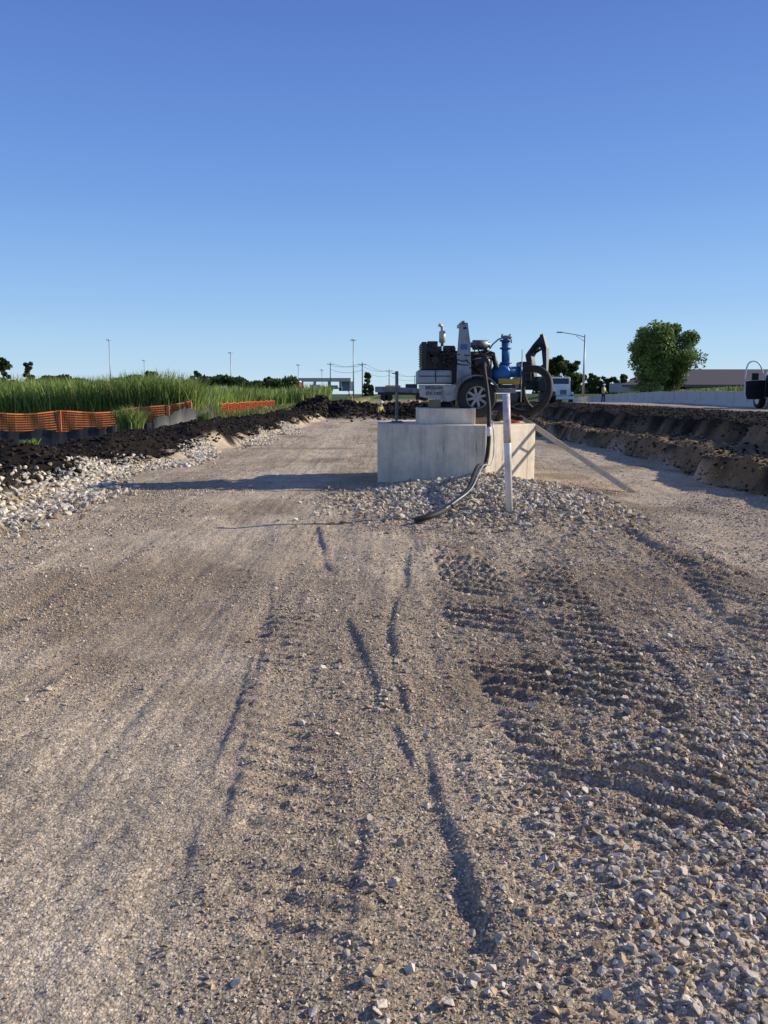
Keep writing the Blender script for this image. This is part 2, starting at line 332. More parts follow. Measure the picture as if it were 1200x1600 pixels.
# ------------------------------------------------------------------ stones
def hulls(n,pts,flat=.7):
    out=[]
    for i in range(n):
        bm=bmesh.new()
        for k in range(pts):
            v=Vector((random.gauss(0,1),random.gauss(0,1),random.gauss(0,1))).normalized()*random.uniform(.8,1.05)
            v.x*=random.uniform(.95,1.3); v.z*=flat; bm.verts.new(v*.5)
        r=bmesh.ops.convex_hull(bm,input=bm.verts); 
        junk=[e for e in r['geom_interior'] if isinstance(e,bmesh.types.BMVert)]
        if junk: bmesh.ops.delete(bm,geom=junk,context='VERTS')
        bmesh.ops.triangulate(bm,faces=bm.faces); bm.verts.index_update()
        out.append((np.array([v.co[:] for v in bm.verts]),np.array([[v.index for v in f.verts] for f in bm.faces]))); bm.free()
    return out
SM=hulls(16,8); BG=hulls(20,12)
def scatter(name,x,y,size,colr,mat,shapes,sink=.2,zoff=0):
    n=len(x); z=H(x,y)+zoff+size*(.5*.7-sink); Vs=[];Fs=[];Cs=[];off=0
    which=rng.integers(0,len(shapes),n)
    a=rng.uniform(0,2*np.pi,n); b=rng.uniform(-.5,.5,n); c=rng.uniform(-.5,.5,n)
    for w,(hv,hf) in enumerate(shapes):
        s=np.where(which==w)[0]
        if not len(s): continue
        ca,sa,cb,sb,cc_,sc=np.cos(a[s]),np.sin(a[s]),np.cos(b[s]),np.sin(b[s]),np.cos(c[s]),np.sin(c[s])
        one=np.ones(len(s)); zo=0*one
        Rz=np.stack([ca,-sa,zo,sa,ca,zo,zo,zo,one],-1).reshape(-1,3,3); Rx=np.stack([one,zo,zo,zo,cb,-sb,zo,sb,cb],-1).reshape(-1,3,3); Ry=np.stack([cc_,zo,sc,zo,one,zo,-sc,zo,cc_],-1).reshape(-1,3,3)
        R=Rz@Rx@Ry; V=np.einsum('nij,kj->nki',R,hv)*size[s][:,None,None]+np.stack([x[s],y[s],z[s]],-1)[:,None,:]
        Vs.append(V.reshape(-1,3)); Fs.append((hf[None]+off+np.arange(len(s))[:,None,None]*len(hv)).reshape(-1,3)); Cs.append(np.repeat(colr[s],len(hv),0)); off+=len(s)*len(hv)
    print(name,n,off)
    return np_mesh(name,np.concatenate(Vs),np.concatenate(Fs),mat,np.concatenate(Cs))
def wedge(n,y0,y1,k=.55,m=.6):
    y=np.sqrt(rng.uniform(y0**2,y1**2,n)); x=rng.uniform(-1,1,n)*(k*y+m); return x,y
def dens(x,y):
    band=np.exp(-((x-np.interp(y,[0,2.4,7,14,25],[-1.0,-1.05,-1.65,-1.9,-1.6]))/.6)**2)
    d=.50+1.8*fbm(x*1.3,y*.9,4,201)
    d-=.45*band
    d+=.65*ss(.1,.9,x-.12*(y-2))*ss(4.6,2.6,y)
    d+=.35*np.exp(-((x+.35)/.25)**2)*ss(6.5,3,y)
    d+=.35*ss(.2,1.0,x)*ss(12,9,y)*ss(2,3,y)*.6
    d+=.6*np.exp(-(((x-1.6)/1.3)**2+((y-11.2)/1.8)**2))
    d+=.4*ss(-2.6,-3.8,x)
    return np.clip(d,.05,1)
def scol(n,base=(.61,.515,.39),lo=.55,hi=1.25,brown=.3):
    k=rng.uniform(lo,hi,n)[:,None]; c=np.array(base)[None]*k; b=(rng.random(n)<brown)[:,None]
    return np.clip(np.where(b,c*np.array([[.85,.74,.6]]),c),0,.84)
def inroad(x,y): return (x>xl(y)-.2)&(x<xr(y))
X_=[];Y_=[];S_=[]
for n,y0,y1,lo,hi,pw in ((290000,1.5,7,.006,.014,.8),(170000,1.5,15,.012,.026,1.15),(36000,4,32,.025,.05,1.4)):
    x,y=wedge(n,y0,y1); keep=(rng.random(n)<dens(x,y)**pw)&inroad(x,y); x=x[keep];y=y[keep]
    X_.append(x);Y_.append(y);S_.append(lo+(hi-lo)*rng.random(len(x))**2.0)
x=np.concatenate(X_);y=np.concatenate(Y_);s=np.concatenate(S_)
o=scatter('loose_gravel',x,y,s,scol(len(x)),K['stone'],SM,.23); tag(o,'small grey crushed gravel scattered all over the haul road','gravel',kind='stuff')
n=42000; x=rng.uniform(-.2,3.4,n);y=rng.uniform(1.5,6.0,n); k=rng.random(n)<ss(-.1,1.0,x-.25*(y-1.6)+.9*fbm(x*2,y*2,3,5))*ss(6.0,2.2,y)
x1,y1=x[k],y[k]; s1=.013+.030*rng.random(len(x1))**2.0
x,y=wedge(14000,1.6,14); k=rng.random(14000)<dens(x,y)**3*.6; x=x[k];y=y[k]; k=inroad(x,y); x2,y2=x[k],y[k]; s2=.024+.026*rng.random(len(x2))**2
o=scatter('coarse_gravel',np.r_[x1,x2],np.r_[y1,y2],np.r_[s1,s2],scol(len(x1)+len(x2),(.62,.54,.43)),K['stone'],BG,.17); tag(o,'coarse grey crushed stone lying loose at the lower right of the haul road','gravel',kind='stuff')
n=10500; x=rng.normal(1.6,1.0,n); y=rng.normal(12.1,1.05,n); k=(y<14.6)&(y>9.2)&(x<3.4); x=x[k];y=y[k]
s=.02+.085*rng.random(len(x))**2.6
o=scatter('rock_heap',x,y,s,scol(len(x),(.68,.595,.47),.45,1.2,.3),K['stone'],BG,.14); tag(o,'loose broken stone heaped around the foot of the concrete vault','broken stone',kind='stuff')
n=15000; y=8+30*rng.random(n)**1.25; t=rng.normal(0,.26,n)*np.interp(y,[8,16,30],[1.5,.9,.6]); x=xl(y)-.2+t-.25*np.sin(y*.9)
k=(vn(y*.8,x*.8,6)+.4*vn(y*.35,y*0,9)>.46); x=x[k];y=y[k]
s=(.03+.11*rng.random(len(x))**2.4)
o=scatter('edge_rocks',x,y,s,scol(len(x),(.76,.69,.56),.5,1.1,.25),K['stone'],BG,.1); tag(o,'pale broken limestone spilled along the left edge of the road','broken stone',kind='stuff')
def soilcol(n,b=(.03,.023,.017)): return np.array(b)[None]*rng.uniform(.5,1.8,n)[:,None]
n=22000; y=9+45*rng.random(n)**1.3; sl_=.5+8*rng.random(n)**1.3; x=xl(y)-sl_
s=.025+.13*rng.random(n)**3
o=scatter('dark_soil_clods',x,y,s,soilcol(n),K['soil'],BG,.2); tag(o,'black crumbly topsoil clods on the bank left of the road','soil',kind='stuff')
n=30000; y=9+50*rng.random(n)**1.2; sr_=-.05+7*rng.random(n)**1.3; x=xr(y)+sr_
br=(sr_<1.6)&(rng.random(n)<.75); cc=np.where(br[:,None],soilcol(n,(.21,.15,.085)),soilcol(n,(.035,.027,.02)))
s=.02+.10*rng.random(n)**3
o=scatter('cut_bank_clods',x,y,s,cc,K['soil'],BG,.22); tag(o,'brown and black soil clods on the cut bank right of the road','soil',kind='stuff')
n=4500; x=rng.uniform(-6,6,n); y=rng.normal(57,2.6,n); o=scatter('spoil_clods',x,y,.06+.3*rng.random(n)**2.5,soilcol(n,(.04,.03,.022)),K['soil'],BG,.15); tag(o,'dark spoil clods heaped across the far end of the haul road','soil',kind='stuff')
# ------------------------------------------------------------------ reeds and grass
def blades(x,y,hgt,wid,colr,lean=.35,z=None):
    n=len(x); z0=H(x,y)-.03 if z is None else z
    a=rng.uniform(0,2*np.pi,n); la=rng.uniform(0,2*np.pi,n); l=rng.uniform(.03,lean,n)*hgt
    dx,dy=np.cos(a)*wid/2,np.sin(a)*wid/2; V=np.zeros((n,7,3))
    for i,(t,w) in enumerate(((0,.8),(.45,1),(.8,.7))):
        bx=x+np.cos(la)*l*t**2; by=y+np.sin(la)*l*t**2; bz=z0+hgt*t
        V[:,2*i]=np.stack([bx-dx*w,by-dy*w,bz],-1); V[:,2*i+1]=np.stack([bx+dx*w,by+dy*w,bz],-1)
    V[:,6]=np.stack([x+np.cos(la)*l*1.15,y+np.sin(la)*l*1.15,z0+hgt*(1-.15*l/hgt)],-1)
    base=np.arange(n)[:,None,None]*7; Fq=np.array([[0,1,3],[0,3,2],[2,3,5],[2,5,4],[4,5,6]])[None]
    return V.reshape(-1,3),(Fq+base).reshape(-1,3),(colr[:,None,:]*np.ones((1,7,1))).reshape(-1,3)
def gcol(n,a=(.18,.30,.06),b=(.40,.42,.14)):
    t=rng.random(n)[:,None]**1.5; return (np.array(a)*(1-t)+np.array(b)*t)*rng.uniform(.5,1.35,n)[:,None]
n=100000; u=rng.random(n)**1.6; y=41.5+85*u; xr_=np.interp(y,[40,54,60,95,99,130],[-9.4,-11.3,-14.6,-14.8,-8.5,-8]); x=xr_-rng.random(n)**1.1*(.62*y)
front=np.interp(x,[-40,-18,-10],[38,38.5,42]); y=np.maximum(y,front+rng.random(n))
hg=rng.uniform(1.7,2.8,n)*(.78+.5*vn(x*.25,y*.25,4)); 
pc=(.75+.6*vn(x*.3,y*.2,14))[:,None]
V,Fq,cc=blades(x,y,hg,rng.uniform(.03,.07,n)*(y/45),gcol(n)*pc); o=np_mesh('reed_bed',V,Fq,K['blade'],cc); tag(o,'dense tall green reeds filling the field left of the road','reeds',kind='stuff')
n=16000; y=rng.uniform(45,110,n); xr_=np.interp(y,[45,60,110],[-6.5,-6,-7]); x=xr_-rng.random(n)*6; V,Fq,cc=blades(x,y,rng.uniform(.2,.5,n)*ss(-5,-9,x)+.12,rng.uniform(.04,.08,n),gcol(n,(.18,.24,.06),(.40,.36,.15)),.5)
o=np_mesh('verge_grass',V,Fq,K['blade'],cc); tag(o,'short rough green grass between the road and the reeds','grass',kind='stuff')
n=9000; y=rng.uniform(36,120,n); x=np.maximum(24.5+.02*y,20+.09*y-1)+rng.random(n)*14; V,Fq,cc=blades(x,y,rng.uniform(.15,.5,n),rng.uniform(.05,.12,n),gcol(n,(.16,.23,.06),(.34,.36,.12)),.5)
o=np_mesh('embankment_grass',V,Fq,K['blade'],cc); tag(o,'green grass on the rise behind the concrete barriers','grass',kind='stuff')
def clump(name,px,py,Yd,w,hh,n,label):
    p=pt(px,py,Yd); x=p.x+np.clip(rng.normal(0,w,n),-2*w,2*w); y=Yd+np.clip(rng.normal(0,w,n),-2*w,2*w); V,Fq,cc=blades(x,y,rng.uniform(.4,1,n)*hh,rng.uniform(.02,.045,n),gcol(n),.9); o=np_mesh(name,V,Fq,K['blade'],cc); tag(o,label,'plant')
clump('reed_clump',205,694,31,.2,1.2,420,'green reed clump growing in front of the black silt fence')
clump('reed_clump',330,668,39.5,.2,1.15,300,'green reed clump past the right end of the orange fence')
clump('weed_clump',45,700,27,.13,.5,260,'low green weeds on the black soil near the left edge of the picture')
clump('weed_clump',320,672,33,.13,.4,240,'low weeds on the soil bank below the right end of the silt fence')
# ------------------------------------------------------------------ trees
def leaves(centers,rad,n,size,base=(.05,.085,.02)):
    k=rng.integers(0,len(centers),n); d=rng.normal(0,1,(n,3)); d/=np.linalg.norm(d,axis=1)[:,None]; r=rng.random(n)**.45
    P=np.array(centers)[k]+d*(np.array(rad)[k]*r)[:,None]*np.array([1,1,.85])
    a=rng.normal(0,1,(n,3)); a/=np.linalg.norm(a,axis=1)[:,None]; b=np.cross(a,rng.normal(0,1,(n,3))); b/=np.linalg.norm(b,axis=1)[:,None]
    s=(size*rng.uniform(.6,1.3,n))[:,None]; V=np.stack([P-a*s,P+b*s*.6,P+a*s,P-b*s*.6],1).reshape(-1,3)
    tone=rng.uniform(.6,1.4,len(centers))[k]*rng.uniform(.7,1.3,n)
    cc=np.repeat(np.array(base)[None]*tone[:,None]*np.array([1,1,1]),4,0)
    return V,np.arange(n*4).reshape(-1,4),cc
def tree(name,px,Yd,top,w,label,n=2500,size=.25,group=None,cat='tree',base=(.05,.085,.02),crown_lo=.25,zb=None,nl=22,irr=0):
    x=pt(px,615,Yd).x; z0=h1(x,Yd) if zb is None else zb; zt=pt(px,top,Yd).z; hh=zt-z0
    r=thing(name,(x,Yd,z0),label,cat,group)
    wm=w*Yd/1280/2
    cs=[];rd=[];m=MB(); m.tube([(x,Yd,z0-.2),(x+.02*hh,Yd,z0+hh*.35),(x-.01*hh,Yd,z0+hh*.6),(x,Yd,z0+hh*.85)],[hh*.035,hh*.025,hh*.016,hh*.005],8)
    for i in range(nl):
        t=random.uniform(crown_lo,.93); q=random.uniform(0,2*math.pi); env=math.sin(math.pi*min(1,max(.12,(t-crown_lo*.6)/(1.12-crown_lo*.6))))**.45
        rr=wm*env*random.uniform(.2,.78+irr); c=(x+math.cos(q)*rr,Yd+math.sin(q)*rr,z0+hh*t); cs.append(c); rd.append(wm*random.uniform(.2,.36)*(1 if t<.8 else .8))
        if i%2==0: m.tube([(x,Yd,z0+hh*max(.18,t-.25)),((x+c[0])/2,(Yd+c[1])/2,z0+hh*(t-.08)),c],[hh*.014,hh*.009,hh*.003],5)
    m.build('trunk',K['bark'],r,True); V,Fq,cc=leaves(cs,rd,n,size,base); V=V-np.array(r.location)
    np_mesh('crown',V,Fq,K['leaf'],cc,parent=r); return r
tree('broadleaf_tree',1036,92,505,112,'large bushy green tree standing in front of the brown roofed building',34000,.15,base=(.17,.24,.07),crown_lo=.10,nl=85)
tree('broadleaf_tree',868,165,556,52,'dark round tree behind the white truck, left of the lamp post',6000,.3,base=(.07,.11,.03),crown_lo=.1,nl=26)
tree('broadleaf_tree',893,170,558,48,'dark round tree just left of the lamp post',6000,.3,base=(.07,.11,.03),crown_lo=.1,nl=26)
for px,top,w,l in ((925,584,26,'small tree nearest the right of the lamp post'),(942,588,22,'second small tree right of the lamp post'),(958,590,26,'third small tree right of the lamp post'),(975,584,24,'small tree just left of the big tree'),(990,590,26,'small tree half hidden behind the big tree')):
    tree('small_tree',px,180,top,w,l,1500,.35,'small trees right of the lamp post',base=(.08,.12,.04),crown_lo=.08)
for px,Yd,top,w,l in ((8,330,558,34,'dark rounded tree on the skyline at the left edge'),(48,330,564,20,'small dark tree on the skyline beside the leftmost one'),(238,300,579,26,'low dark tree on the skyline beyond the reeds, left of the middle mast'),(305,300,578,24,'dark tree above the reeds left of the tall central mast'),(420,300,589,22,'low dark tree near the red building'),(575,330,581,24,'lone small tree beside the power pole on the horizon')):
    tree('skyline_tree',px,Yd,top,w,l,2200,.6,base=(.06,.09,.03),crown_lo=.05,zb=-1)
cs=[];rd=[]
for i in range(260):
    px=random.uniform(-80,455); Yd=random.uniform(190,290); x=pt(px,615,Yd).x; rr=random.uniform(1.5,2.6); cs.append((x,Yd,pt(px,592+5*math.sin(px*.05)+2*math.sin(px*.23),Yd).z-rr*.8)); rd.append(rr)
V,Fq,cc=leaves(cs,rd,45000,.5,(.06,.09,.03)); o=np_mesh('far_hedgerow',V,Fq,K['leaf'],cc); tag(o,'continuous dark green scrub line on the horizon behind the reeds','woodland',kind='stuff')
cs=[];rd=[]
for i in range(80):
    px=random.uniform(840,1260); Yd=random.uniform(230,300); x=pt(px,615,Yd).x; rr=random.uniform(2,3.2); cs.append((x,Yd,pt(px,606,Yd).z-rr*.5)); rd.append(rr)
V,Fq,cc=leaves(cs,rd,18000,.6,(.06,.09,.035)); o=np_mesh('far_woodland',V,Fq,K['leaf'],cc); tag(o,'distant green woodland strip on the right horizon','woodland',kind='stuff')
# ------------------------------------------------------------------ concrete vault
vp=[(-.12,14.95),(1.73,14.0),(2.76,15.0),(2.82,16.2),(2.0,17.0),(.5,17.2),(-.13,16.6)]
v=thing('concrete_vault',(1.3,15.5,0),'large cast concrete vault standing on the haul road under the pump','vault')
m=MB(); m.prism(vp,'z',-.1,1.06); m.build('vault_wall',K['conc'],v,bevel=.02)
m=MB(); m.prism([(.62,14.75),(1.62,14.62),(1.72,16.1),(.62,16.1)],'z',1.062,1.34); m.build('riser_slab',K['conc'],v,bevel=.015)
# ------------------------------------------------------------------ pump trailer
Yn=14.85
T=thing('pump_trailer',(1.5,15.5,1.06),'grey towable diesel pump unit with blue pump parked on top of the concrete vault','pump')
def q(px,py,Yd=15.0): return pt(px,py,Yd)
def pbox(mb,x0,y0,x1,y1,Ya,Yb):
    a=q(x0,y0,Ya); b=q(x1,y1,Ya); mb.box(((a.x+b.x)/2,(Ya+Yb)/2,(a.z+b.z)/2),(abs(b.x-a.x),abs(Yb-Ya),abs(b.z-a.z))); return mb
def pprism(mb,pts,Ya,Yb): return mb.prism([(q(a,b,Ya).x,q(a,b,Ya).z) for a,b in pts],'y',Ya,Yb)
m=MB(); pbox(m,645,607,806,614,15.04,15.12); pbox(m,645,607,806,614,16.1,16.18)
for x in (648,700,760,800): pbox(m,x,607,x+6,614,15.12,16.1)
m.build('chassis',K['grey'],T,bevel=.005)
m=MB(); m.tube([q(650,610,15.08),q(596,608,15.6)],.045,4); m.tube([q(650,610,16.1),q(596,608,15.62)],.045,4); pbox(m,586,604,602,613,15.55,15.68); m.build('tow_bar',K['grey'],T)
m=MB(); j=q(620,580,15.5); m.tube([j,(j.x,15.5,1.2)],.032,10); m.tube([(j.x,15.5,1.3),(j.x,15.5,1.1)],.022,8); m.box((j.x,15.5,1.085),(.2,.2,.02)); m.tube([j+Vector((0,0,-.04)),j+Vector((-.09,-.1,-.04))],.01,6); m.build('jack_stand',K['grey'],T,True)
m=MB(); pprism(m,[(654,601),(722,601),(720,622),(700,628),(656,620)],14.99,15.03); m.build('side_panel',K['panel'],T,bevel=.004)
m=MB(); pbox(m,653,578,706,599.5,15.04,16.1); ft=m.build('fuel_tank',K['mast'],T,bevel=.02)
m=MB(); pbox(m,655,587,704,588.4,15.03,15.05); pbox(m,680,579,681.2,598,15.03,15.05); m.build('tank_strap',K['dark'],ft)
m=MB(); m.tube([q(664,578,15.2),q(664,574.5,15.2)],.04,12); m.build('fuel_cap',K['dark'],ft)
wc=q(745,621,Yn)
for Yc in (14.86,16.34):
    W=MB(); W.lathe((wc.x,Yc,wc.z),[(.20,-.10),(.30,-.105),(.335,-.085),(.345,-.05),(.345,.05),(.335,.085),(.30,.105),(.20,.10)],'y',40); w=W.build('wheel_tyre',K['rubber'],T,True)
    tr=MB()
    for k in range(44):
        qq=2*math.pi*k/44; tr.box((wc.x+.345*math.cos(qq),Yc,wc.z+.345*math.sin(qq)),(.03,.15,.014),ry=-qq+math.pi/2)
    tr.build('tread',K['rubber'],w)
    r=MB(); r.lathe((wc.x,Yc,wc.z),[(.205,-.10),(.195,-.10),(.18,-.06),(.18,.06),(.205,.10)],'y',40)
    for k in range(8):
        qq=2*math.pi*(k+.3)/8; r.box((wc.x+.13*math.cos(qq),Yc-.045*(1 if Yc<15.5 else -1),wc.z+.13*math.sin(qq)),(.12,.02,.045),ry=-qq)
    s_=-1 if Yc<15.5 else 1
    r.tube([(wc.x,Yc+s_*.02,wc.z),(wc.x,Yc+s_*.06,wc.z)],.075,18); r.tube([(wc.x,Yc+s_*.05,wc.z),(wc.x,Yc+s_*.10,wc.z)],.035,12)
    r.build('wheel_rim',K['rim'],w,False)
    bk=MB(); bk.tube([(wc.x,Yc,wc.z),(wc.x,Yc-s_*.03,wc.z)],.178,28); bk.build('brake_drum',K['dark'],w)
    fm=MB(); pts=[]
    for k in range(13):
        qq=math.pi*(.10+.80*k/12); pts.append((wc.x+.42*math.cos(qq),wc.z+.40*math.sin(qq)))
    inner=[(wc.x+(a-wc.x)*.955,wc.z+(b-wc.z)*.955) for a,b in pts]; fm.prism(pts+inner[::-1],'y',Yc-.12,Yc+.13); fm.build('mudguard',K['grey'],T)
m=MB(); m.tube([(wc.x,14.9,wc.z),(wc.x,16.3,wc.z)],.03,8); m.build('axle',K['black'],T)
E=MB(); pbox(E,663,541,690,577,15.15,15.9); pbox(E,688,548,714,577,15.2,15.85); pbox(E,668,533,684,542,15.25,15.8); pbox(E,694,540,710,550,15.3,15.7); pbox(E,700,560,724,600,15.15,15.9)
for k in range(4): a=q(692+k*6,556,15.15); E.tube([a,a+Vector((0,-.0,-.16))],.022,8); E.tube([a+Vector((0,.05,.05)),a+Vector((-.03,-.04,.0)),a+Vector((-.02,-.03,-.1))],.012,6)
E.lathe(tuple(q(680,563,15.10)),[(.0,-.04),(.07,-.04),(.07,.03),(.0,.03)],'y',18); E.lathe(tuple(q(699,568,15.14)),[(0,-.05),(.045,-.05),(.045,.03),(0,.03)],'y',14)
for k in range(26):
    a=q(random.uniform(664,714),random.uniform(537,574),15.14); E.box(tuple(a),(random.uniform(.03,.12),.1,random.uniform(.03,.09)))
eng=E.build('engine',K['black'],T,bevel=.006)
m=MB(); pbox(m,659,534,666,577,15.05,16.0); 
for k in range(9): pbox(m,657,538+k*4,660,539.5+k*4,15.1,15.95)
m.build('radiator',K['black'],T,bevel=.006)
m=MB()
for k in range(16):
    p0=q(random.uniform(668,745),random.uniform(540,572),15.08); p1=q(random.uniform(690,772),random.uniform(543,580),15.08); md=(p0+p1)/2+Vector((0,-.07,-.06)); m.tube([p0+Vector((0,.1,0)),p0,md,p1,p1+Vector((0,.1,0))],.011,6)
m.build('engine_hoses',K['rubber'],T,True)
m=MB(); b=q(691,510,15.5); m.tube([q(691,541,15.5),q(691,536,15.5),q(691,535,15.5),q(691,518,15.5),q(691,517,15.5),b],[.03,.03,.06,.06,.03,.03],14); m.tube([b,b+Vector((-.07,0,.03))],.03,10); m.build('exhaust_stack',K['beige'],T,True)
m=MB(); c=q(751,539,15.4); m.tube([c+Vector((-.19,0,0)),c+Vector((-.15,0,0)),c+Vector((-.149,0,0)),c+Vector((.12,0,0)),c+Vector((.121,0,0)),c+Vector((.17,0,0))],[.05,.05,.09,.09,.05,.05],18); m.build('air_cleaner',K['sooty'],T,True)
m=MB(); pprism(m,[(718,504),(731,504),(735,535),(737,600),(713,600),(715,545)],15.02,15.05); mast=m.build('lifting_mast',K['mast'],T,bevel=.004)
m=MB(); pprism(m,[(719,505),(731,505),(735,535),(737,600),(713,600)],16.05,16.08); pbox(m,722,501,726,506,15.02,16.08); pbox(m,712,598,738,606,15.06,16.1); m.build('mast_crossbar',K['grey'],mast)
m=MB(); pbox(m,720,538,730,546,15.008,15.016); m.build('decal',K['blue'],mast)
m=MB(); pbox(m,724,511,729,514,15.008,15.016); m.build('lifting_eye',K['dark'],mast)
m=MB(); pbox(m,736,549,768,598,15.2,15.9); c=q(752,568,15.15); m.lathe(tuple(c),[(0,-.06),(.14,-.06),(.17,-.02),(.17,.1),(0,.1)],'y',22)
m.tube([q(766,555,15.3),q(772,560,15.3),q(776,575,15.3)],.05,10); m.tube([q(740,552,15.2),q(760,548,15.2),q(772,552,15.2),q(774,568,15.2)],.025,8); m.build('drive_housing',K['black'],T,bevel=.008)
m=MB(); c0=q(770,581,15.5); c1=q(812,581,15.5); m.tube([c0,c1],.10,20)
for x in (772,790,811): p=q(x,581,15.5); m.tube([p,p+Vector((.035,0,0))],.145,20)
m.lathe(tuple(q(782,585,15.5)),[(0,-.16),(.15,-.16),(.19,-.08),(.19,.08),(.15,.16),(0,.16)],'y',26)
m.build('pump_volute',K['blue'],T,True)
m=MB(); x0=q(790,531,15.5); x1=q(790,574,15.5); m.tube([x1,x0],.075,20)
for yy in (531,543,566,572): p=q(790,yy,15.5); m.tube([p,p-Vector((0,0,.03))],.11,20)
m.tube([x0,x0+Vector((0,0,.05))],.05,14); m.build('priming_chamber',K['blue'],T,True)
m=MB(); m.tube([q(765,545,15.3),q(770,538,15.3),q(779,530,15.3),q(790,527,15.3),q(799,530,15.3),q(799,536,15.3)],.014,8); m.tube([q(783,526,15.3),q(800,526,15.3)],.022,8); m.tube([q(785,522,15.3),q(785,529,15.3)],.02,8); m.tube([q(797,522,15.3),q(797,529,15.3)],.02,8); m.build('valve_pipework',K['grey'],T,True)
m=MB(); pbox(m,779,592,812,600,15.25,15.8); m.build('pump_stand',K['yellow'],T,bevel=.006)
m=MB(); pbox(m,770,601,805,606.5,15.1,16.0); m.build('pump_bedplate',K['black'],T)
m=MB(); p=q(816,546,15.4); m.tube([p,(p.x,15.4,1.45)],.010,6); m.build('level_rod',K['silver'],T)
def text(s,px,py,Yd,size,mat,parent,sx=1.0):
    cu=bpy.data.curves.new('t','FONT'); cu.body=s; cu.size=size; cu.extrude=.001; cu.align_x='CENTER'; cu.align_y='CENTER'; cu.offset=size*.02
    o=bpy.data.objects.new('t',cu); C.objects.link(o); dg=bpy.context.evaluated_depsgraph_get(); me=bpy.data.meshes.new_from_object(o.evaluated_get(dg)); bpy.data.objects.remove(o)
    w=bpy.data.objects.new('lettering',me); me.materials.clear(); me.materials.append(mat); C.objects.link(w); w.parent=parent
    w.location=q(px,py,Yd)-worldloc(parent); w.rotation_euler=(math.pi/2,0,0); w.scale=(sx,1,1); return w
text('BELGAN',678,606,14.984,.085,K['ink'],T,1.0); text('DV-100C',679,615,14.984,.085,K['ink'],T,.95)
def blk(loc,d,label,rz=0):
    o=MB().box((0,0,0),d).build('timber_block',K['wood'],bevel=.008); o.location=loc; o.rotation_euler.z=rz; tag(o,label,'timber')
blk((.95,15.6,1.412),(.16,1.3,.14),'timber block under the trailer frame on the riser slab, left one'); blk((1.5,15.6,1.412),(.16,1.3,.14),'timber block under the trailer frame on the riser slab, right one',.03)
blk((wc.x,14.9,1.12),(.42,.2,.11),'short timber block wedged under the trailer wheel',.05)
blk((-.02+.25,15.5,1.067),(.3,.3,.012),'thin board under the trailer jack')
def curve_pts(P,n=10):
    P=[Vector(p) for p in P]; out=[]
    for i in range(len(P)-1):
        p0=P[max(i-1,0)];p1=P[i];p2=P[i+1];p3=P[min(i+2,len(P)-1)]
        for k in range(n):
            t=k/n; out.append(.5*((2*p1)+(-p0+p2)*t+(2*p0-5*p1+4*p2-p3)*t*t+(-p0+3*p1-3*p2+p3)*t**3))
    return out+[P[-1]]
hr=thing('discharge_hose',(1.8,13.9,0),'long black rubber hose hanging from the pump down the vault onto the stones','hose')
def gz(px,py,off):
    x,y=G(px,py,.2)
    for _ in range(8): x,y=G(px,py,h1(x,y)+off)
    return Vector((x,y,h1(x,y)+off))
P=[q(757,566,15.2),q(757,580,14.7),q(761,610,14.55),q(764,640,14.3),q(764,665,13.9),q(763,698,13.84),q(758,726,13.65),gz(746,748,.20),gz(732,766,.16),gz(712,784,.13),gz(694,797,.12),gz(674,806,.10),gz(648,813,.05)]
P=curve_pts(P); m=MB(); m.tube(P,.036,12); m.build('hose_body',K['rubber'],hr,True)
m=MB(); m.tube(P[41:46],.040,12); m.build('white_band',K['white'],hr,True)
m=MB(); P2=[p+Vector((.05+.05*math.sin(i*.08),-.05,.02)) for i,p in enumerate(P[38:100])]; m.tube(P2,.010,8); m.build('sensor_cable',K['galv'],hr,True)
m=MB(); m.tube(curve_pts([q(812,581,15.5),q(826,577,15.5),q(843,578,15.4),q(856,590,15.3),q(858,610,15.2),q(849,630,15.2),q(832,643,15.3),q(815,646,15.5),q(790,640,15.9),(2.2,16.2,1.05)]),.07,14)
o=m.build('suction_hose',K['rubber'],None,True); tag(o,'thick black suction hose looping from the blue pump over the vault','hose')
m=MB(); P=curve_pts([q(820,588,15.3),q(818,610,15.3),q(824,630,15.3),q(838,645,15.4),q(820,655,15.3),q(795,650,15.3)]); m.tube(P,.035,10); o=m.build('black_hose',K['rubber'],None,True); tag(o,'thinner black hose hanging inside the big suction hose loop','hose')
m=MB(); p=q(806,652,15.5); m.lathe((p.x,p.y,1.10),[(0,-.04),(.09,-.035),(.11,0),(.07,.05),(0,.07)],'z',14); o=m.build('orange_bag',K['orange'],None,True); tag(o,'small orange bundle lying on the vault rim right of the wheel','bag')
pz=thing('vent_pipe',(1.69,11.1,0),'upright white plastic pipe with brown stains standing in the stones before the vault','pipe')
b=gz(796,802,-.06); t_=pt(791,617,b.y+.1); m=MB(); m.tube([b,t_],.047,20); m.build('pipe_shaft',K['pvc'],pz,True)
ax=(t_-b).normalized(); m=MB(); m.tube([t_-ax*.62,t_-ax*.02],.0485,20); m.build('pipe_sleeve',K['pink'],pz,True); m=MB(); m.tube([t_-ax*.02,t_+ax*.01],.044,20); m.build('pipe_cap',K['galv'],pz,True)
L0=pt(838,668,15.2); L1=gz(986,768,.03); dirv=(L0-L1).normalized(); L2=L0+dirv*.35
side=Vector((.18,1,0)).normalized(); side=(side-dirv*side.dot(dirv)).normalized()
Ld=thing('ladder',tuple(L1),'tan ladder leaning from the ground up against the right of the vault','ladder')
upv=side.cross(dirv).normalized()
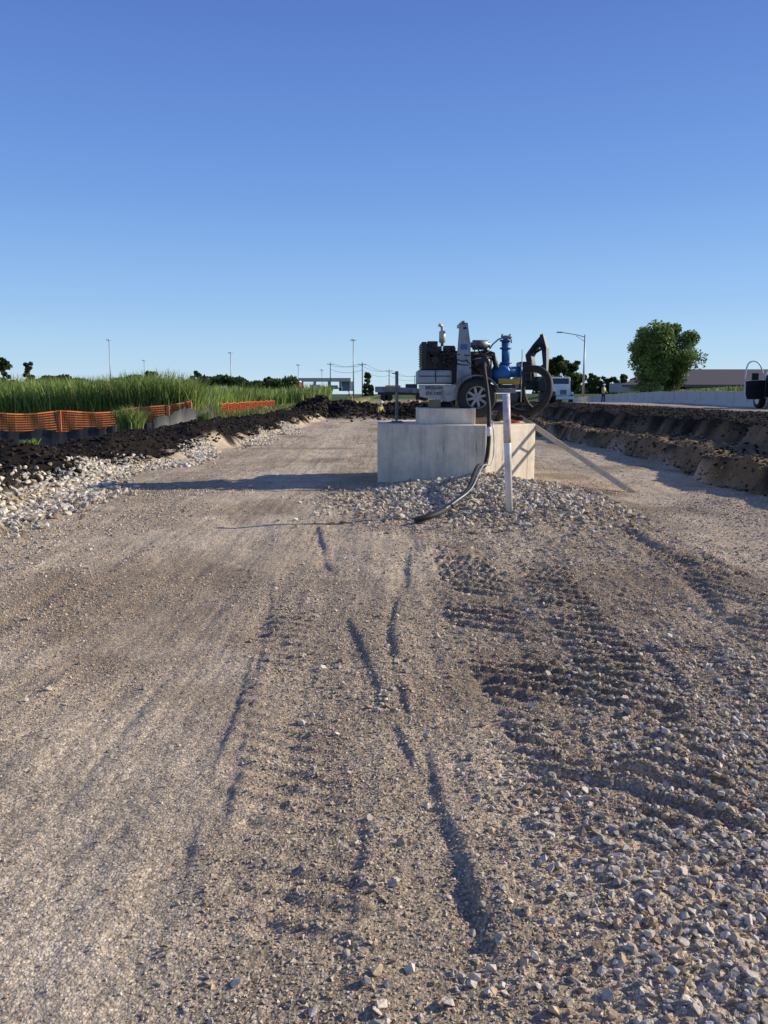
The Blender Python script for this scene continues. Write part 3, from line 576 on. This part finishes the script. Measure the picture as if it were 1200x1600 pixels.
for s_ in (-1,1):
    a=L1+side*.16*s_; b=L2+side*.16*s_; w=upv*.04; tt=side*.013
    MB().add([a-w-tt,a+w-tt,a+w+tt,a-w+tt,b-w-tt,b+w-tt,b+w+tt,b-w+tt],[(0,1,2,3),(7,6,5,4),(0,4,5,1),(1,5,6,2),(2,6,7,3),(3,7,4,0)]).build('rail',K['ladder'],Ld)
nr=int((L2-L1).length/.3)
for i in range(1,nr+1):
    c=L1+dirv*.3*i-dirv*.1; MB().tube([c-side*.18,c+side*.15],.015,8).build('rung',K['galv'],Ld,True)
# ------------------------------------------------------------------ fences
def net(name,P,hh,label,sp=.085):
    r=thing(name,tuple(P[0]),label,'fence'); L=[(Vector(P[i+1])-Vector(P[i])).length for i in range(len(P)-1)]; total=sum(L)
    def at(s):
        for i,l in enumerate(L):
            if s<=l or i==len(L)-1: return Vector(P[i]).lerp(Vector(P[i+1]),min(1,s/l))
            s-=l
    def pos(s,t):
        b=at(s); sag=.07*abs(math.sin((s-.3)*math.pi/3.0))+.03*math.sin(s*1.7); w=.06*math.sin(s*5+t*3)
        return Vector((b.x,b.y+w,b.z+.02+t*(hh-sag)))
    n=int(total/sp); rows=int(hh/sp); vs=[];fs=[]
    def strip(A,B,wd):
        o=len(vs); vs.extend([A-wd,A+wd,B+wd,B-wd]); fs.append((o,o+1,o+2,o+3))
    for j in range(rows+1):
        t=j/rows; k=.028 if j in (0,rows) else .014
        for i in range(0,n,3): strip(pos(i*sp,t),pos(min(i+3,n)*sp,t),Vector((0,0,k)))
    for i in range(n+1):
        for j in range(0,rows,4): strip(pos(i*sp,j/rows),pos(i*sp,min(j+4,rows)/rows),Vector((.013,0,0)))
    MB().add(vs,fs).build('net_panel',K['orange'],r)
    s=.3
    while s<total:
        b=at(s); MB().box((b.x,b.y-.03,b.z+hh*.5),(.07,.05,hh+.12)).build('post',K['orange'],r,bevel=.004); s+=3.0
    return r
def gpt(px,Yd,dz=0): x=pt(px,640,Yd).x; return Vector((x,Yd,h1(x,Yd)+dz))
net('orange_safety_fence',[gpt(-160,33.5),gpt(60,36.5),gpt(180,38.5),gpt(300,40)],1.22,'orange plastic mesh safety fence on the left between silt fence and reeds',.105)
for px,l in ((298,'solid orange rolled end of the safety netting at the fence gap'),(263,'bunched orange netting post left of the rolled end')):
    b=gpt(px,39.9); o=MB().box((b.x,b.y-.06,b.z+.6),(.17 if px>290 else .13,.1,1.24)).build('net_roll',K['orange'],None,bevel=.03); tag(o,l,'netting')
net('orange_safety_fence',[gpt(345,64),gpt(388,78),gpt(430,95)],1.25,'farther run of orange mesh fence beyond the gap, beside the rough grass',.13)
sf=thing('silt_fence',tuple(gpt(0,32)),'low black fabric silt fence running along the dark soil bank','fence')
A=[gpt(-160,29.5),gpt(0,32),gpt(160,33.5),gpt(240,34.5),gpt(335,37.5)]; vs=[];fs=[];n=160; 
for i in range(n+1):
    s=i/n*(len(A)-1); k=min(int(s),len(A)-2); b=A[k].lerp(A[k+1],s-k); b.z=h1(b.x,b.y); w=.04*math.sin(i*.7)+.02*math.sin(i*2.3); hh=.58+.04*math.sin(i*.37)+.015*math.sin(i*1.9)
    vs+=[Vector((b.x,b.y-.1,b.z-.05)),Vector((b.x,b.y+w*.6,b.z+hh*.5)),Vector((b.x,b.y+w,b.z+hh))]
    if i: fs+=[(3*i-3,3*i,3*i+1,3*i-2),(3*i-2,3*i+1,3*i+2,3*i-1)]
MB().add(vs,fs).build('fabric',K['silt'],sf,True)
for i in range(0,n+1,16):
    b=vs[3*i]; MB().box((b.x,b.y+.16,b.z+.28),(.04,.04,.6)).build('stake',K['wood'],sf)
# ------------------------------------------------------------------ barriers
bp=[(-.30,0),(.30,0),(.30,.08),(.13,.28),(.08,.82),(-.08,.82),(-.13,.28),(-.30,.08)]
bx=lambda y:18.6+(y-43)*.088
first=None; y=37.0; dirb=math.atan2(1,.088)
while y<112:
    if first is None: m=MB(); m.prism(bp,'y',-1.5,1.5); first=m.build('concrete_barrier',K['barrier'],None,bevel=.02); o=first
    else: o=first.copy(); C.objects.link(o)
    o.location=(bx(y),y,h1(bx(y),y)-.02); o.rotation_euler=(math.atan2(h1(bx(y+1.5),y+1.5)-h1(bx(y-1.5),y-1.5),3),0,dirb-math.pi/2+random.uniform(-.012,.012))
    tag(o,'grey concrete barrier segment in the long row right of the road','barrier','concrete barriers in a row right of the road'); y+=3.04
# ------------------------------------------------------------------ lamp post, masts, poles
x=pt(911,615,112).x; z0=h1(x,112); top=pt(912,523,112).z
lp=thing('street_lamp',(x,112,z0),'tall grey street lamp with one long arm to the left, behind the barriers','street lamp')
MB().tube([(x,112,z0),(x,112,top)],[.16,.09],10).build('pole',K['galv'],lp,True)
tip=pt(876,519,112); m=MB(); m.tube(curve_pts([(x,112,top-.35),(x-1.0,112,top-.05),tuple(tip)],5),.055,8); m.tube([(x,112,top-.9),(x-1.2,112,top-.15)],.035,6); m.build('arm',K['galv'],lp,True)
m=MB(); m.box((tip.x-.15,112,tip.z-.02),(.75,.3,.16)); m.build('lamp_head',K['grey'],lp,bevel=.04)
for px,top,Yd,l in ((170,531,420,'leftmost high mast light on the skyline'),(225,563,520,'short thin mast right of the leftmost high mast'),(360,551,450,'high mast light above the middle of the reeds'),(466,570,480,'small mast beside the red building'),(552,531,360,'tallest high mast light near the centre of the horizon'),(503,578,500,'thin mast above the overpass')):
    p=pt(px,top,Yd); r=thing('high_mast_light',(p.x,Yd,0),l,'mast light'); MB().tube([(p.x,Yd,-1),(p.x,Yd,p.z)],[.32,.16],8).build('pole',K['galv'],r,True)
    m=MB(); m.lathe((p.x,Yd,p.z),[(.0,.3),(.9,.2),(.9,-.2),(.0,-.25)],'z',10)
    for k in range(6): a=k*math.pi/3; m.box((p.x+1.1*math.cos(a),Yd+1.1*math.sin(a),p.z-.15),(.5,.5,.3))
    m.build('lamp_ring',K['white'],r)
pol=[]
for px,top,Yd,l in ((516,566,300,'dark wooden power pole left of the tallest mast'),(566,566,260,'dark wooden power pole right of the tallest mast'),(608,577,330,'power pole behind the trailer tow bar'),(648,586,420,'farthest power pole beside the engine')):
    p=pt(px,top,Yd); pol.append(p); r=thing('power_pole',(p.x,Yd,-.5),l,'power pole'); MB().tube([(p.x,Yd,-1),(p.x,Yd,p.z)],[.2,.13],8).build('pole',K['bark'],r,True)
    MB().box((p.x,Yd,p.z-.7),(2.4,.15,.16)).build('crossarm',K['bark'],r)
wr=thing('power_lines',tuple(pol[1]),'thin power lines sagging between the poles on the horizon','power line')
for dz,dx in ((-.5,-1.1),(-.5,1.1),(-2.4,0)):
    m=MB()
    for a,b in ((pol[0],pol[1]),(pol[1],pol[2]),(pol[2],pol[3])):
        m.tube([a.lerp(b,t)+Vector((dx,0,dz-2.2*4*t*(1-t)*.5)) for t in np.linspace(0,1,9)],.045,4)
    m.build('wire',K['dark'],wr)
# ------------------------------------------------------------------ buildings
def fbx(mb,x0,y0,x1,y1,Yd,dep): return pbox(mb,x0,y0,x1,y1,Yd,Yd+dep)
r=thing('farm_building',tuple(pt(1070,610,150)),'long low building with brown metal roof behind the big tree','building')
m=MB(); fbx(m,985,598,1240,613,150,14); m.build('wall',K['wall'],r)
def P3(px,py,Yd): return pt(px,py,Yd)
a=[P3(972,601,148),P3(1250,601,148),P3(1250,577,157),P3(1020,577,157),P3(972,601,167),P3(1250,601,167)]
a[4].z=a[0].z;a[5].z=a[1].z
MB().add(a+[p-Vector((0,0,.4)) for p in (a[0],a[1],a[4],a[5])],[(0,1,2,3),(3,2,5,4),(0,3,4),(1,5,2),(0,6,7,1),(4,5,9,8)]).build('roof',K['roof'],r)
for px in (1100,1125,1150): m=MB(); fbx(m,px,602,px+9,611,149.9,.3); m.build('window',K['glass'],r)
m=MB(); fbx(m,1075,603,1082,613,149.9,.3); m.build('door',K['tan'],r)
r=thing('red_building',tuple(pt(462,606,380)),'small red and white building left of the overpass','building')
m=MB(); fbx(m,447,597,468,609,380,8); m.build('wall',K['red'],r); m=MB(); pprism(m,[(446,597),(452,592),(464,592),(469,597)],379,389); m.build('roof',K['white'],r)
m=MB(); fbx(m,452,601,458,609,379.8,.5); m.build('door',K['dark'],r)
r=thing('overpass',tuple(pt(508,606,420)),'distant road overpass on piers at the centre left of the horizon','bridge')
m=MB(); fbx(m,466,592,548,596,420,10); m.build('deck',K['barrier'],r); m=MB(); fbx(m,466,590.6,548,592,420,.4); m.build('parapet',K['galv'],r)
for px in (470,490,512,532,546): m=MB(); fbx(m,px,596,px+2.5,611,422,6); m.build('pier',K['barrier'],r)
m=MB(); fbx(m,530,596,552,611,424,6); m.build('abutment',K['bluewall'],r)
def van(name,px0,px1,top,bot,Yd,mat,label,cat):
    p=pt((px0+px1)/2,bot,Yd); r=thing(name,tuple(p),label,cat); x0=pt(px0,bot,Yd).x; x1=pt(px1,bot,Yd).x; zt=pt(px0,top,Yd).z; zb=p.z; hh=zt-zb; L=x1-x0; w=1.9
    out=[(x0,zb+.22*hh),(x0,zb+.55*hh),(x0+.06*L,zb+.62*hh),(x0+.22*L,zb+.66*hh),(x0+.34*L,zt-.02*hh),(x0+.80*L,zt),(x0+.93*L,zb+.62*hh),(x1,zb+.58*hh),(x1,zb+.22*hh)]
    MB().prism(out,'y',Yd,Yd+w).build('body',mat,r,bevel=.05)
    MB().prism([(x0+.27*L,zb+.66*hh),(x0+.37*L,zt-.08*hh),(x0+.78*L,zt-.07*hh),(x0+.87*L,zb+.66*hh)],'y',Yd-.01,Yd+w+.01).build('window',K['glass'],r)
    for t in (.2,.8):
        for yy in (Yd+.05,Yd+w-.05): MB().lathe((x0+t*L,yy,zb+.22*hh),[(0,-.1),(.22*hh,-.1),(.22*hh,.1),(0,.1)],'y',16).build('wheel',K['rubber'],r)
van('parked_car',926,944,600,608,190,K['silver'],'silver car seen over the barriers right of the lamp post','car')
van('parked_car',948,966,599,608,185,K['white'],'white car seen over the barriers nearer the big tree','car')
van('parked_car',1050,1072,601,611,150,K['glass'],'dark car parked left of the brown roofed building','car')
def boxtruck(px0,px1,Yd,top,bot,label,mat):
    p=pt((px0+px1)/2,bot,Yd); r=thing('box_truck',tuple(p),label,'truck'); m=MB(); fbx(m,px0,top,px0+(px1-px0)*.72,bot-2,Yd,2.4); m.build('cargo_box',mat,r)
    m=MB(); fbx(m,px0+(px1-px0)*.76,top+2.5,px1,bot-1.5,Yd,2.2); m.build('cab',K['white'],r,bevel=.1); m=MB(); fbx(m,px0+(px1-px0)*.86,top+3,px1+.3,top+5.5,Yd-.05,2.3); m.build('windscreen',K['glass'],r)
    for t in (.15,.3,.88):
        c=pt(px0+(px1-px0)*t,bot-1.2,Yd); MB().lathe((c.x,Yd,c.z),[(0,-.15),(.5,-.15),(.5,.2),(0,.2)],'y',14).build('wheel',K['rubber'],r)
boxtruck(484,508,330,601,610,'small white box truck below the overpass, left one',K['white']); boxtruck(512,534,330,602,610,'tan box truck below the overpass, right one',K['tan'])
# ------------------------------------------------------------------ white truck
def dump_truck(px,Yd,label):
    x=pt(px,615,Yd).x; z=h1(x,Yd); r=thing('dump_truck',(x,Yd,z),label,'truck'); W=2.35
    bb=lambda c,d,**k:MB().box((x+c[0],Yd+c[1],z+c[2]),d,**k)
    bb((0,1.8,2.05),(W,2.0,1.75)).build('cab',K['white'],r,bevel=.12)
    bb((0,.0,1.35),(1.8,1.9,1.0),taper=.9).build('hood',K['white'],r,bevel=.12)
    bb((0,.78,2.45),(1.9,.06,.6),rx=-.12).build('windscreen',K['glass'],r)
    bb((0,-1.0,1.25),(.7,.08,.5)).build('grille',K['sooty'],r,bevel=.03)
    bb((0,-1.1,.62),(2.3,.25,.36)).build('bumper',K['white'],r,bevel=.04)
    for s in (-1,1):
        bb((s*.78,-.9,1.15),(.3,.12,.25)).build('headlight',K['silver'],r,bevel=.03); bb((s*.95,-.15,1.12),(.5,1.5,.3)).build('mudguard',K['white'],r,bevel=.08)
        bb((s*1.42,.9,2.35),(.18,.08,.6)).build('mirror',K['dark'],r,bevel=.02); bb((s*.7,1.4,3.05),(.2,.2,.1)).build('marker_light',K['amber'],r)
        MB().lathe((x+s*1.02,Yd-.15,z+.5),[(0,-.15),(.5,-.15),(.52,0),(.5,.15),(0,.15)],'x',20).build('wheel',K['rubber'],r)
        for yy in (5.5,6.8): MB().lathe((x+s*.95,Yd+yy,z+.5),[(0,-.25),(.5,-.25),(.5,.25),(0,.25)],'x',18).build('wheel',K['rubber'],r)
    bb((0,5.4,2.0),(2.3,4.6,1.5),taper=1.0).build('dump_body',K['white'],r,bevel=.05); bb((0,4.6,.95),(.9,7,.3)).build('chassis',K['dark'],r)
dump_truck(877,92,'white truck facing the camera left of the lamp post and barriers')
# ------------------------------------------------------------------ pickup with open door
PX=17.45; PY=33.6; PZ=h1(17.6,37); r=thing('pickup_truck',(PX+.95,PY+3,PZ),'white pickup at the right picture edge with its black lined driver door open','pickup truck')
def bb(c,d,**k): return MB().box((PX+c[0],PY+c[1],PZ+c[2]),d,**k)
MB().prism([(PY,PZ+.5),(PY,PZ+1.25),(PY+1.9,PZ+1.28),(PY+2.1,PZ+1.3),(PY+2.3,PZ+1.95),(PY+3.9,PZ+1.98),(PY+4.7,PZ+1.3),(PY+5.9,PZ+1.2),(PY+6.0,PZ+.55),(PY+4.6,PZ+.45)],'x',PX,PX+1.95).build('body',K['white'],r,bevel=.06)
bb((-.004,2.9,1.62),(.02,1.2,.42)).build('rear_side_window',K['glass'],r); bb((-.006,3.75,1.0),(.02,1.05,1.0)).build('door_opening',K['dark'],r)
bb((.97,-.02,1.0),(1.6,.05,.5)).build('tailgate',K['grey'],r); bb((.97,-.08,.55),(1.9,.16,.18)).build('bumper',K['silver'],r,bevel=.03)
for yy in (1.1,5.0):
    for xx in (.08,1.87):
        w=MB().lathe((PX+xx,PY+yy,PZ+.39),[(.22,-.13),(.37,-.13),(.39,-.08),(.39,.08),(.37,.13),(.22,.13)],'x',28).build('wheel',K['rubber'],r,True)
        MB().lathe((PX+xx,PY+yy,PZ+.39),[(0,-.10),(.2,-.11),(.22,-.13),(.22,.13),(0,.1)],'x',20).build('rim',K['silver'],w)
hx,hy=PX-.03,PY+4.3; ang=math.radians(195)
dd=Vector((math.cos(ang),math.sin(ang),0)); nn=Vector((-dd.y,dd.x,0))
def dplate(mb,pts,t):
    n=len(pts); vs=[]
    for s in (-t,t):
        for u,w in pts: vs.append(Vector((hx,hy,PZ))+dd*u+nn*s+Vector((0,0,w)))
    return mb.add(vs,[tuple(range(n))[::-1],tuple(range(n,2*n))]+[(i,(i+1)%n,n+(i+1)%n,n+i) for i in range(n)])
d_=dplate(MB(),[(0,.42),(.98,.4),(1.06,.6),(1.1,1.25),(0,1.3)],.05).build('open_door',K['white'],r,bevel=.04)
o=dplate(MB(),[(.02,.42),(.96,.42),(1.05,.62),(1.08,1.24),(.02,1.28)],.075).build('door_lining',K['dark'],d_,bevel=.03)
fr_=curve_pts([tuple(Vector((hx,hy,PZ))+dd*u+Vector((0,0,w))) for u,w in ((.02,1.28),(.12,1.55),(.35,1.98),(.6,2.12),(.9,2.06),(1.04,1.8),(1.09,1.27))],6)
MB().tube(fr_,.035,8).build('window_frame',K['white'],d_,True)
MB().tube([tuple(Vector((hx,hy-.1,PZ))+dd*.35+Vector((0,0,1.0))),tuple(Vector((hx,hy-.1,PZ))+dd*.8+Vector((0,0,1.0)))],.02,8).build('grab_handle',K['exc'],d_)
m=MB(); c=Vector((hx,hy+.25,PZ))+dd*.42; m.box((c.x,c.y,c.z+1.42),(.3,.12,.36)); m.build('mirror',K['dark'],d_,bevel=.03)
# ------------------------------------------------------------------ excavator
ex=pt(832,615,58).x; ey=58; ez=h1(ex,ey); r=thing('excavator',(ex,ey,ez),'dark excavator with folded raised boom behind the suction hose','excavator')
for s in (-1,1):
    MB().prism([(ey-1.6,ez+.15),(ey-1.9,ez+.45),(ey-1.6,ez+.8),(ey+1.6,ez+.8),(ey+1.9,ez+.45),(ey+1.6,ez+.15),(ey+1.3,ez),(ey-1.3,ez)],'x',ex+s*1.05-.25,ex+s*1.05+.25).build('track',K['rubber'],r,bevel=.04)
MB().box((ex,ey+.4,ez+1.35),(2.3,3.2,.9)).build('engine_house',K['exc'],r,bevel=.1)
cb=MB().box((ex-.75,ey-.6,ez+2.1),(.85,1.5,1.4)).build('cab',K['exc'],r,bevel=.08); MB().box((ex-.75,ey-1.37,ez+2.25),(.65,.03,.95)).build('cab_window',K['dark'],cb)
def arm(P,w,name,par):
    m=MB(); m.tube(P,w,4); return m.build(name,K['exc'],par,bevel=.02)
bt=pt(848,526,57); b0=Vector((ex-.1,ey-.8,ez+1.7)); bm_=pt(828,556,57.3); bo=arm([b0,b0.lerp(bm_,.5),bm_,bm_.lerp(bt,.5),bt],[.28,.32,.34,.28,.18],'boom',r)
st=pt(853,590,56.0); so=arm([bt+Vector((-.05,0,.15)),bt.lerp(st,.3)+Vector((.12,0,0)),st],[.18,.28,.14],'stick',r)
MB().tube([bm_+Vector((.35,-.1,.2)),bt.lerp(st,.3)+Vector((-.15,-.1,0))],.08,8).build('hydraulic_cylinder',K['exc'],bo,True)
for k in range(3): MB().tube(curve_pts([bm_+Vector((.1*k,-.25,.2)),bt+Vector((-.5+.15*k,-.3,-.5)),bt.lerp(st,.35)+Vector((-.05,-.2,0))],4),.05,6).build('hydraulic_hose',K['rubber'],bo,True)
MB().prism([(st.x-.1,st.z+.2),(st.x-.6,st.z-.2),(st.x-.5,st.z-.9),(st.x+.2,st.z-1.0),(st.x+.4,st.z-.3),(st.x+.2,st.z+.2)],'y',55.5,56.5).build('bucket',K['exc'],so,bevel=.04)
# ------------------------------------------------------------------ people
def skin(name,J,E,R,mat,parent):
    me=bpy.data.meshes.new(name); me.from_pydata(J,E,[]); o=bpy.data.objects.new(name,me); C.objects.link(o)
    sk=o.modifiers.new('s','SKIN'); 
    for i,rr in enumerate(R): me.skin_vertices[0].data[i].radius=(rr,rr)
    me.skin_vertices[0].data[0].use_root=True; ssf=o.modifiers.new('u','SUBSURF'); ssf.levels=1; ssf.render_levels=1
    dg=bpy.context.evaluated_depsgraph_get(); m2=bpy.data.meshes.new_from_object(o.evaluated_get(dg)); m2.name=name; bpy.data.objects.remove(o)
    m2.materials.clear(); m2.materials.append(mat)
    for p in m2.polygons: p.use_smooth=True
    w=bpy.data.objects.new(name,m2); C.objects.link(w); w.parent=parent; return w
def person(px,Yd,label,vest,bend=0,zb=None,rz=0,armf=.25):
    x=pt(px,615,Yd).x; z=h1(x,Yd) if zb is None else zb; r=thing('person',(x,Yd,z),label,'person')
    J=[(0,0,.95),(0,-.02-bend*.2,1.2),(0,-bend*.45,1.42),(0,-bend*.5-.01,1.52),(0,-bend*.55-.02,1.66),
       (.19,-bend*.42,1.4),(.24,-.05-bend*.4,1.13),(.22,-.05-armf-bend*.3,.93),(-.19,-bend*.42,1.4),(-.25,-.02-bend*.4,1.12),(-.24,-.1-bend*.3,.88),
       (.10,0,.88),(.12,-.03,.48),(.13,.02,.08),(.14,-.13,.04),(-.10,0,.88),(-.13,.02,.48),(-.15,.08,.08),(-.16,-.07,.04)]
    J=[Vector(j)-Vector((0,0,bend*.25 if j[2]>1.1 else 0)) for j in J]
    Ed=[(0,1),(1,2),(2,3),(3,4),(2,5),(5,6),(6,7),(2,8),(8,9),(9,10),(0,11),(11,12),(12,13),(13,14),(0,15),(15,16),(16,17),(17,18)]
    R=[.14,.13,.15,.06,.10,.07,.05,.04,.07,.05,.04,.10,.07,.05,.045,.10,.07,.05,.045]
    b=skin('body',J,Ed,R,K['skin'],r)
    skin('trousers',[J[0],J[11],J[12],J[13],J[15],J[16],J[17]],[(0,1),(1,2),(2,3),(0,4),(4,5),(5,6)],[.155,.115,.085,.07,.115,.085,.07],K['jeans'],b)
    skin('vest',[J[0]+Vector((0,0,.04)),J[1],J[2],J[5],J[8]],[(0,1),(1,2),(2,3),(2,4)],[.165,.16,.17,.09,.09],vest,b)
    h=J[4]; m=MB(); m.lathe(tuple(h+Vector(r.location)+Vector((0,0,.03))),[(.15,-.005),(.125,.0),(.12,.05),(.08,.105),(0,.125)],'z',16); m.build('hard_hat',K['white'],b,True)
    r.rotation_euler.z=rz; return r
person(943,78,'person in yellow vest and white hard hat standing at the barriers right of the truck',K['vest'],rz=.6)
person(546,66,'person in lime vest standing beyond the far end of the haul road',K['vest'],rz=-.4)
person(590,53.5,'person in lime vest and hard hat bending in the spoil left of the trailer',K['vest'],bend=.6,zb=-.5,rz=.8)
# ------------------------------------------------------------------ work-zone clutter at the far end
def drum(px,Yd,l):
    x=pt(px,615,Yd).x; z=h1(x,Yd); r=thing('traffic_drum',(x,Yd,z),l,'traffic drum','orange drums at the far end of the road')
    MB().lathe((x,Yd,z),[(0,0),(.3,0),(.29,.3),(.27,.32),(.26,.62),(.24,.64),(.23,.9),(.0,1.0)],'z',18).build('barrel',K['orange'],r,True)
    for zz in (.36,.68): MB().lathe((x,Yd,z+zz),[(.285-.05*zz,0),(.28-.05*zz,.14)],'z',18).build('reflective_band',K['white'],r)
for i,(px,Yd) in enumerate(((640,84),(654,86),(668,88))): drum(px,Yd,'orange and white traffic drum behind the tow bar, %s of three'%('left','middle','right')[i])
r=thing('flatbed_trailer',tuple(gpt(628,92)),'long dark flatbed trailer with yellow load behind the tow bar','trailer')
m=MB(); fbx(m,590,612,672,617,92,2.3); m.build('bed',K['dark'],r); m=MB(); fbx(m,602,602,626,611.6,92.3,1.6); m.build('load',K['yellow'],r,bevel=.06); m=MB(); fbx(m,634,600,652,611.6,92.3,1.6); m.build('load',K['exc'],r,bevel=.06)
for px in (600,608,655,664): c=pt(px,621,92); MB().lathe((c.x,92.1,c.z),[(0,-.12),(.42,-.12),(.42,.12),(0,.12)],'y',16).build('wheel',K['rubber'],r)
for px,Yd,l in ((848,40,'thin survey stake by the bank behind the suction hose'),(618,48,'thin survey stake at the end of the road')):
    p=gpt(px,Yd); o=MB().box((0,0,.45),(.04,.02,.9)).build('survey_stake',K['wood']); o.location=p; tag(o,l,'stake')
# ------------------------------------------------------------------ light, sky, camera
sc=bpy.context.scene
az=math.atan2(.968,.25); el=math.radians(23.4)
d=Vector((math.sin(az)*math.cos(el),math.cos(az)*math.cos(el),math.sin(el)))
su=bpy.data.lights.new('sun','SUN'); su.energy=5.0; su.angle=math.radians(.53); su.color=(1,.91,.77); so_=bpy.data.objects.new('sun',su); C.objects.link(so_); so_.rotation_euler=d.to_track_quat('Z','Y').to_euler()
w=bpy.data.worlds.new('World'); sc.world=w; w.use_nodes=True; t=w.node_tree; bg=t.nodes['Background']; sky=t.nodes.new('ShaderNodeTexSky'); sky.sky_type='NISHITA'; sky.sun_disc=False; sky.sun_elevation=el; sky.sun_rotation=az; sky.air_density=1.0; sky.dust_density=.2; sky.ozone_density=3
tc=t.nodes.new('ShaderNodeTexCoord'); sx=t.nodes.new('ShaderNodeSeparateXYZ'); t.links.new(tc.outputs['Generated'],sx.inputs[0])
cr=t.nodes.new('ShaderNodeValToRGB'); cr.color_ramp.interpolation='B_SPLINE'; E_=cr.color_ramp.elements
stops=[(0.0,(.60,.78,.92)),(.03,(.50,.73,.94)),(.10,(.32,.57,.93)),(.22,(.17,.36,.83)),(.40,(.09,.195,.62)),(.7,(.08,.13,.38)),(1.0,(.08,.11,.27))]
E_[0].position=0; E_[0].color=(*stops[0][1],1); E_[1].position=1; E_[1].color=(*stops[-1][1],1)
for p_,c_ in stops[1:-1]: e_=E_.new(p_); e_.color=(*c_,1)
t.links.new(sx.outputs['Z'],cr.inputs[0])
sc1=t.nodes.new('ShaderNodeVectorMath'); sc1.operation='SCALE'; sc1.inputs['Scale'].default_value=1/.11; t.links.new(cr.outputs[0],sc1.inputs[0])
mx=t.nodes.new('ShaderNodeMix'); mx.data_type='RGBA'; mx.inputs[0].default_value=.85; t.links.new(sky.outputs[0],mx.inputs[6]); t.links.new(sc1.outputs[0],mx.inputs[7]); t.links.new(mx.outputs[2],bg.inputs[0]); bg.inputs[1].default_value=.11
cam=bpy.data.cameras.new('camera'); cam.sensor_fit='VERTICAL'; cam.sensor_height=36; cam.sensor_width=27; cam.lens=F/1600*36; cam.clip_end=8000; cam.clip_start=.05
co=bpy.data.objects.new('camera',cam); C.objects.link(co); co.location=(0,0,CAMZ); co.rotation_euler=(math.pi/2-PITCH,0,0); sc.camera=co
sc.view_settings.view_transform='Standard'; sc.view_settings.look='None'; sc.view_settings.exposure=0
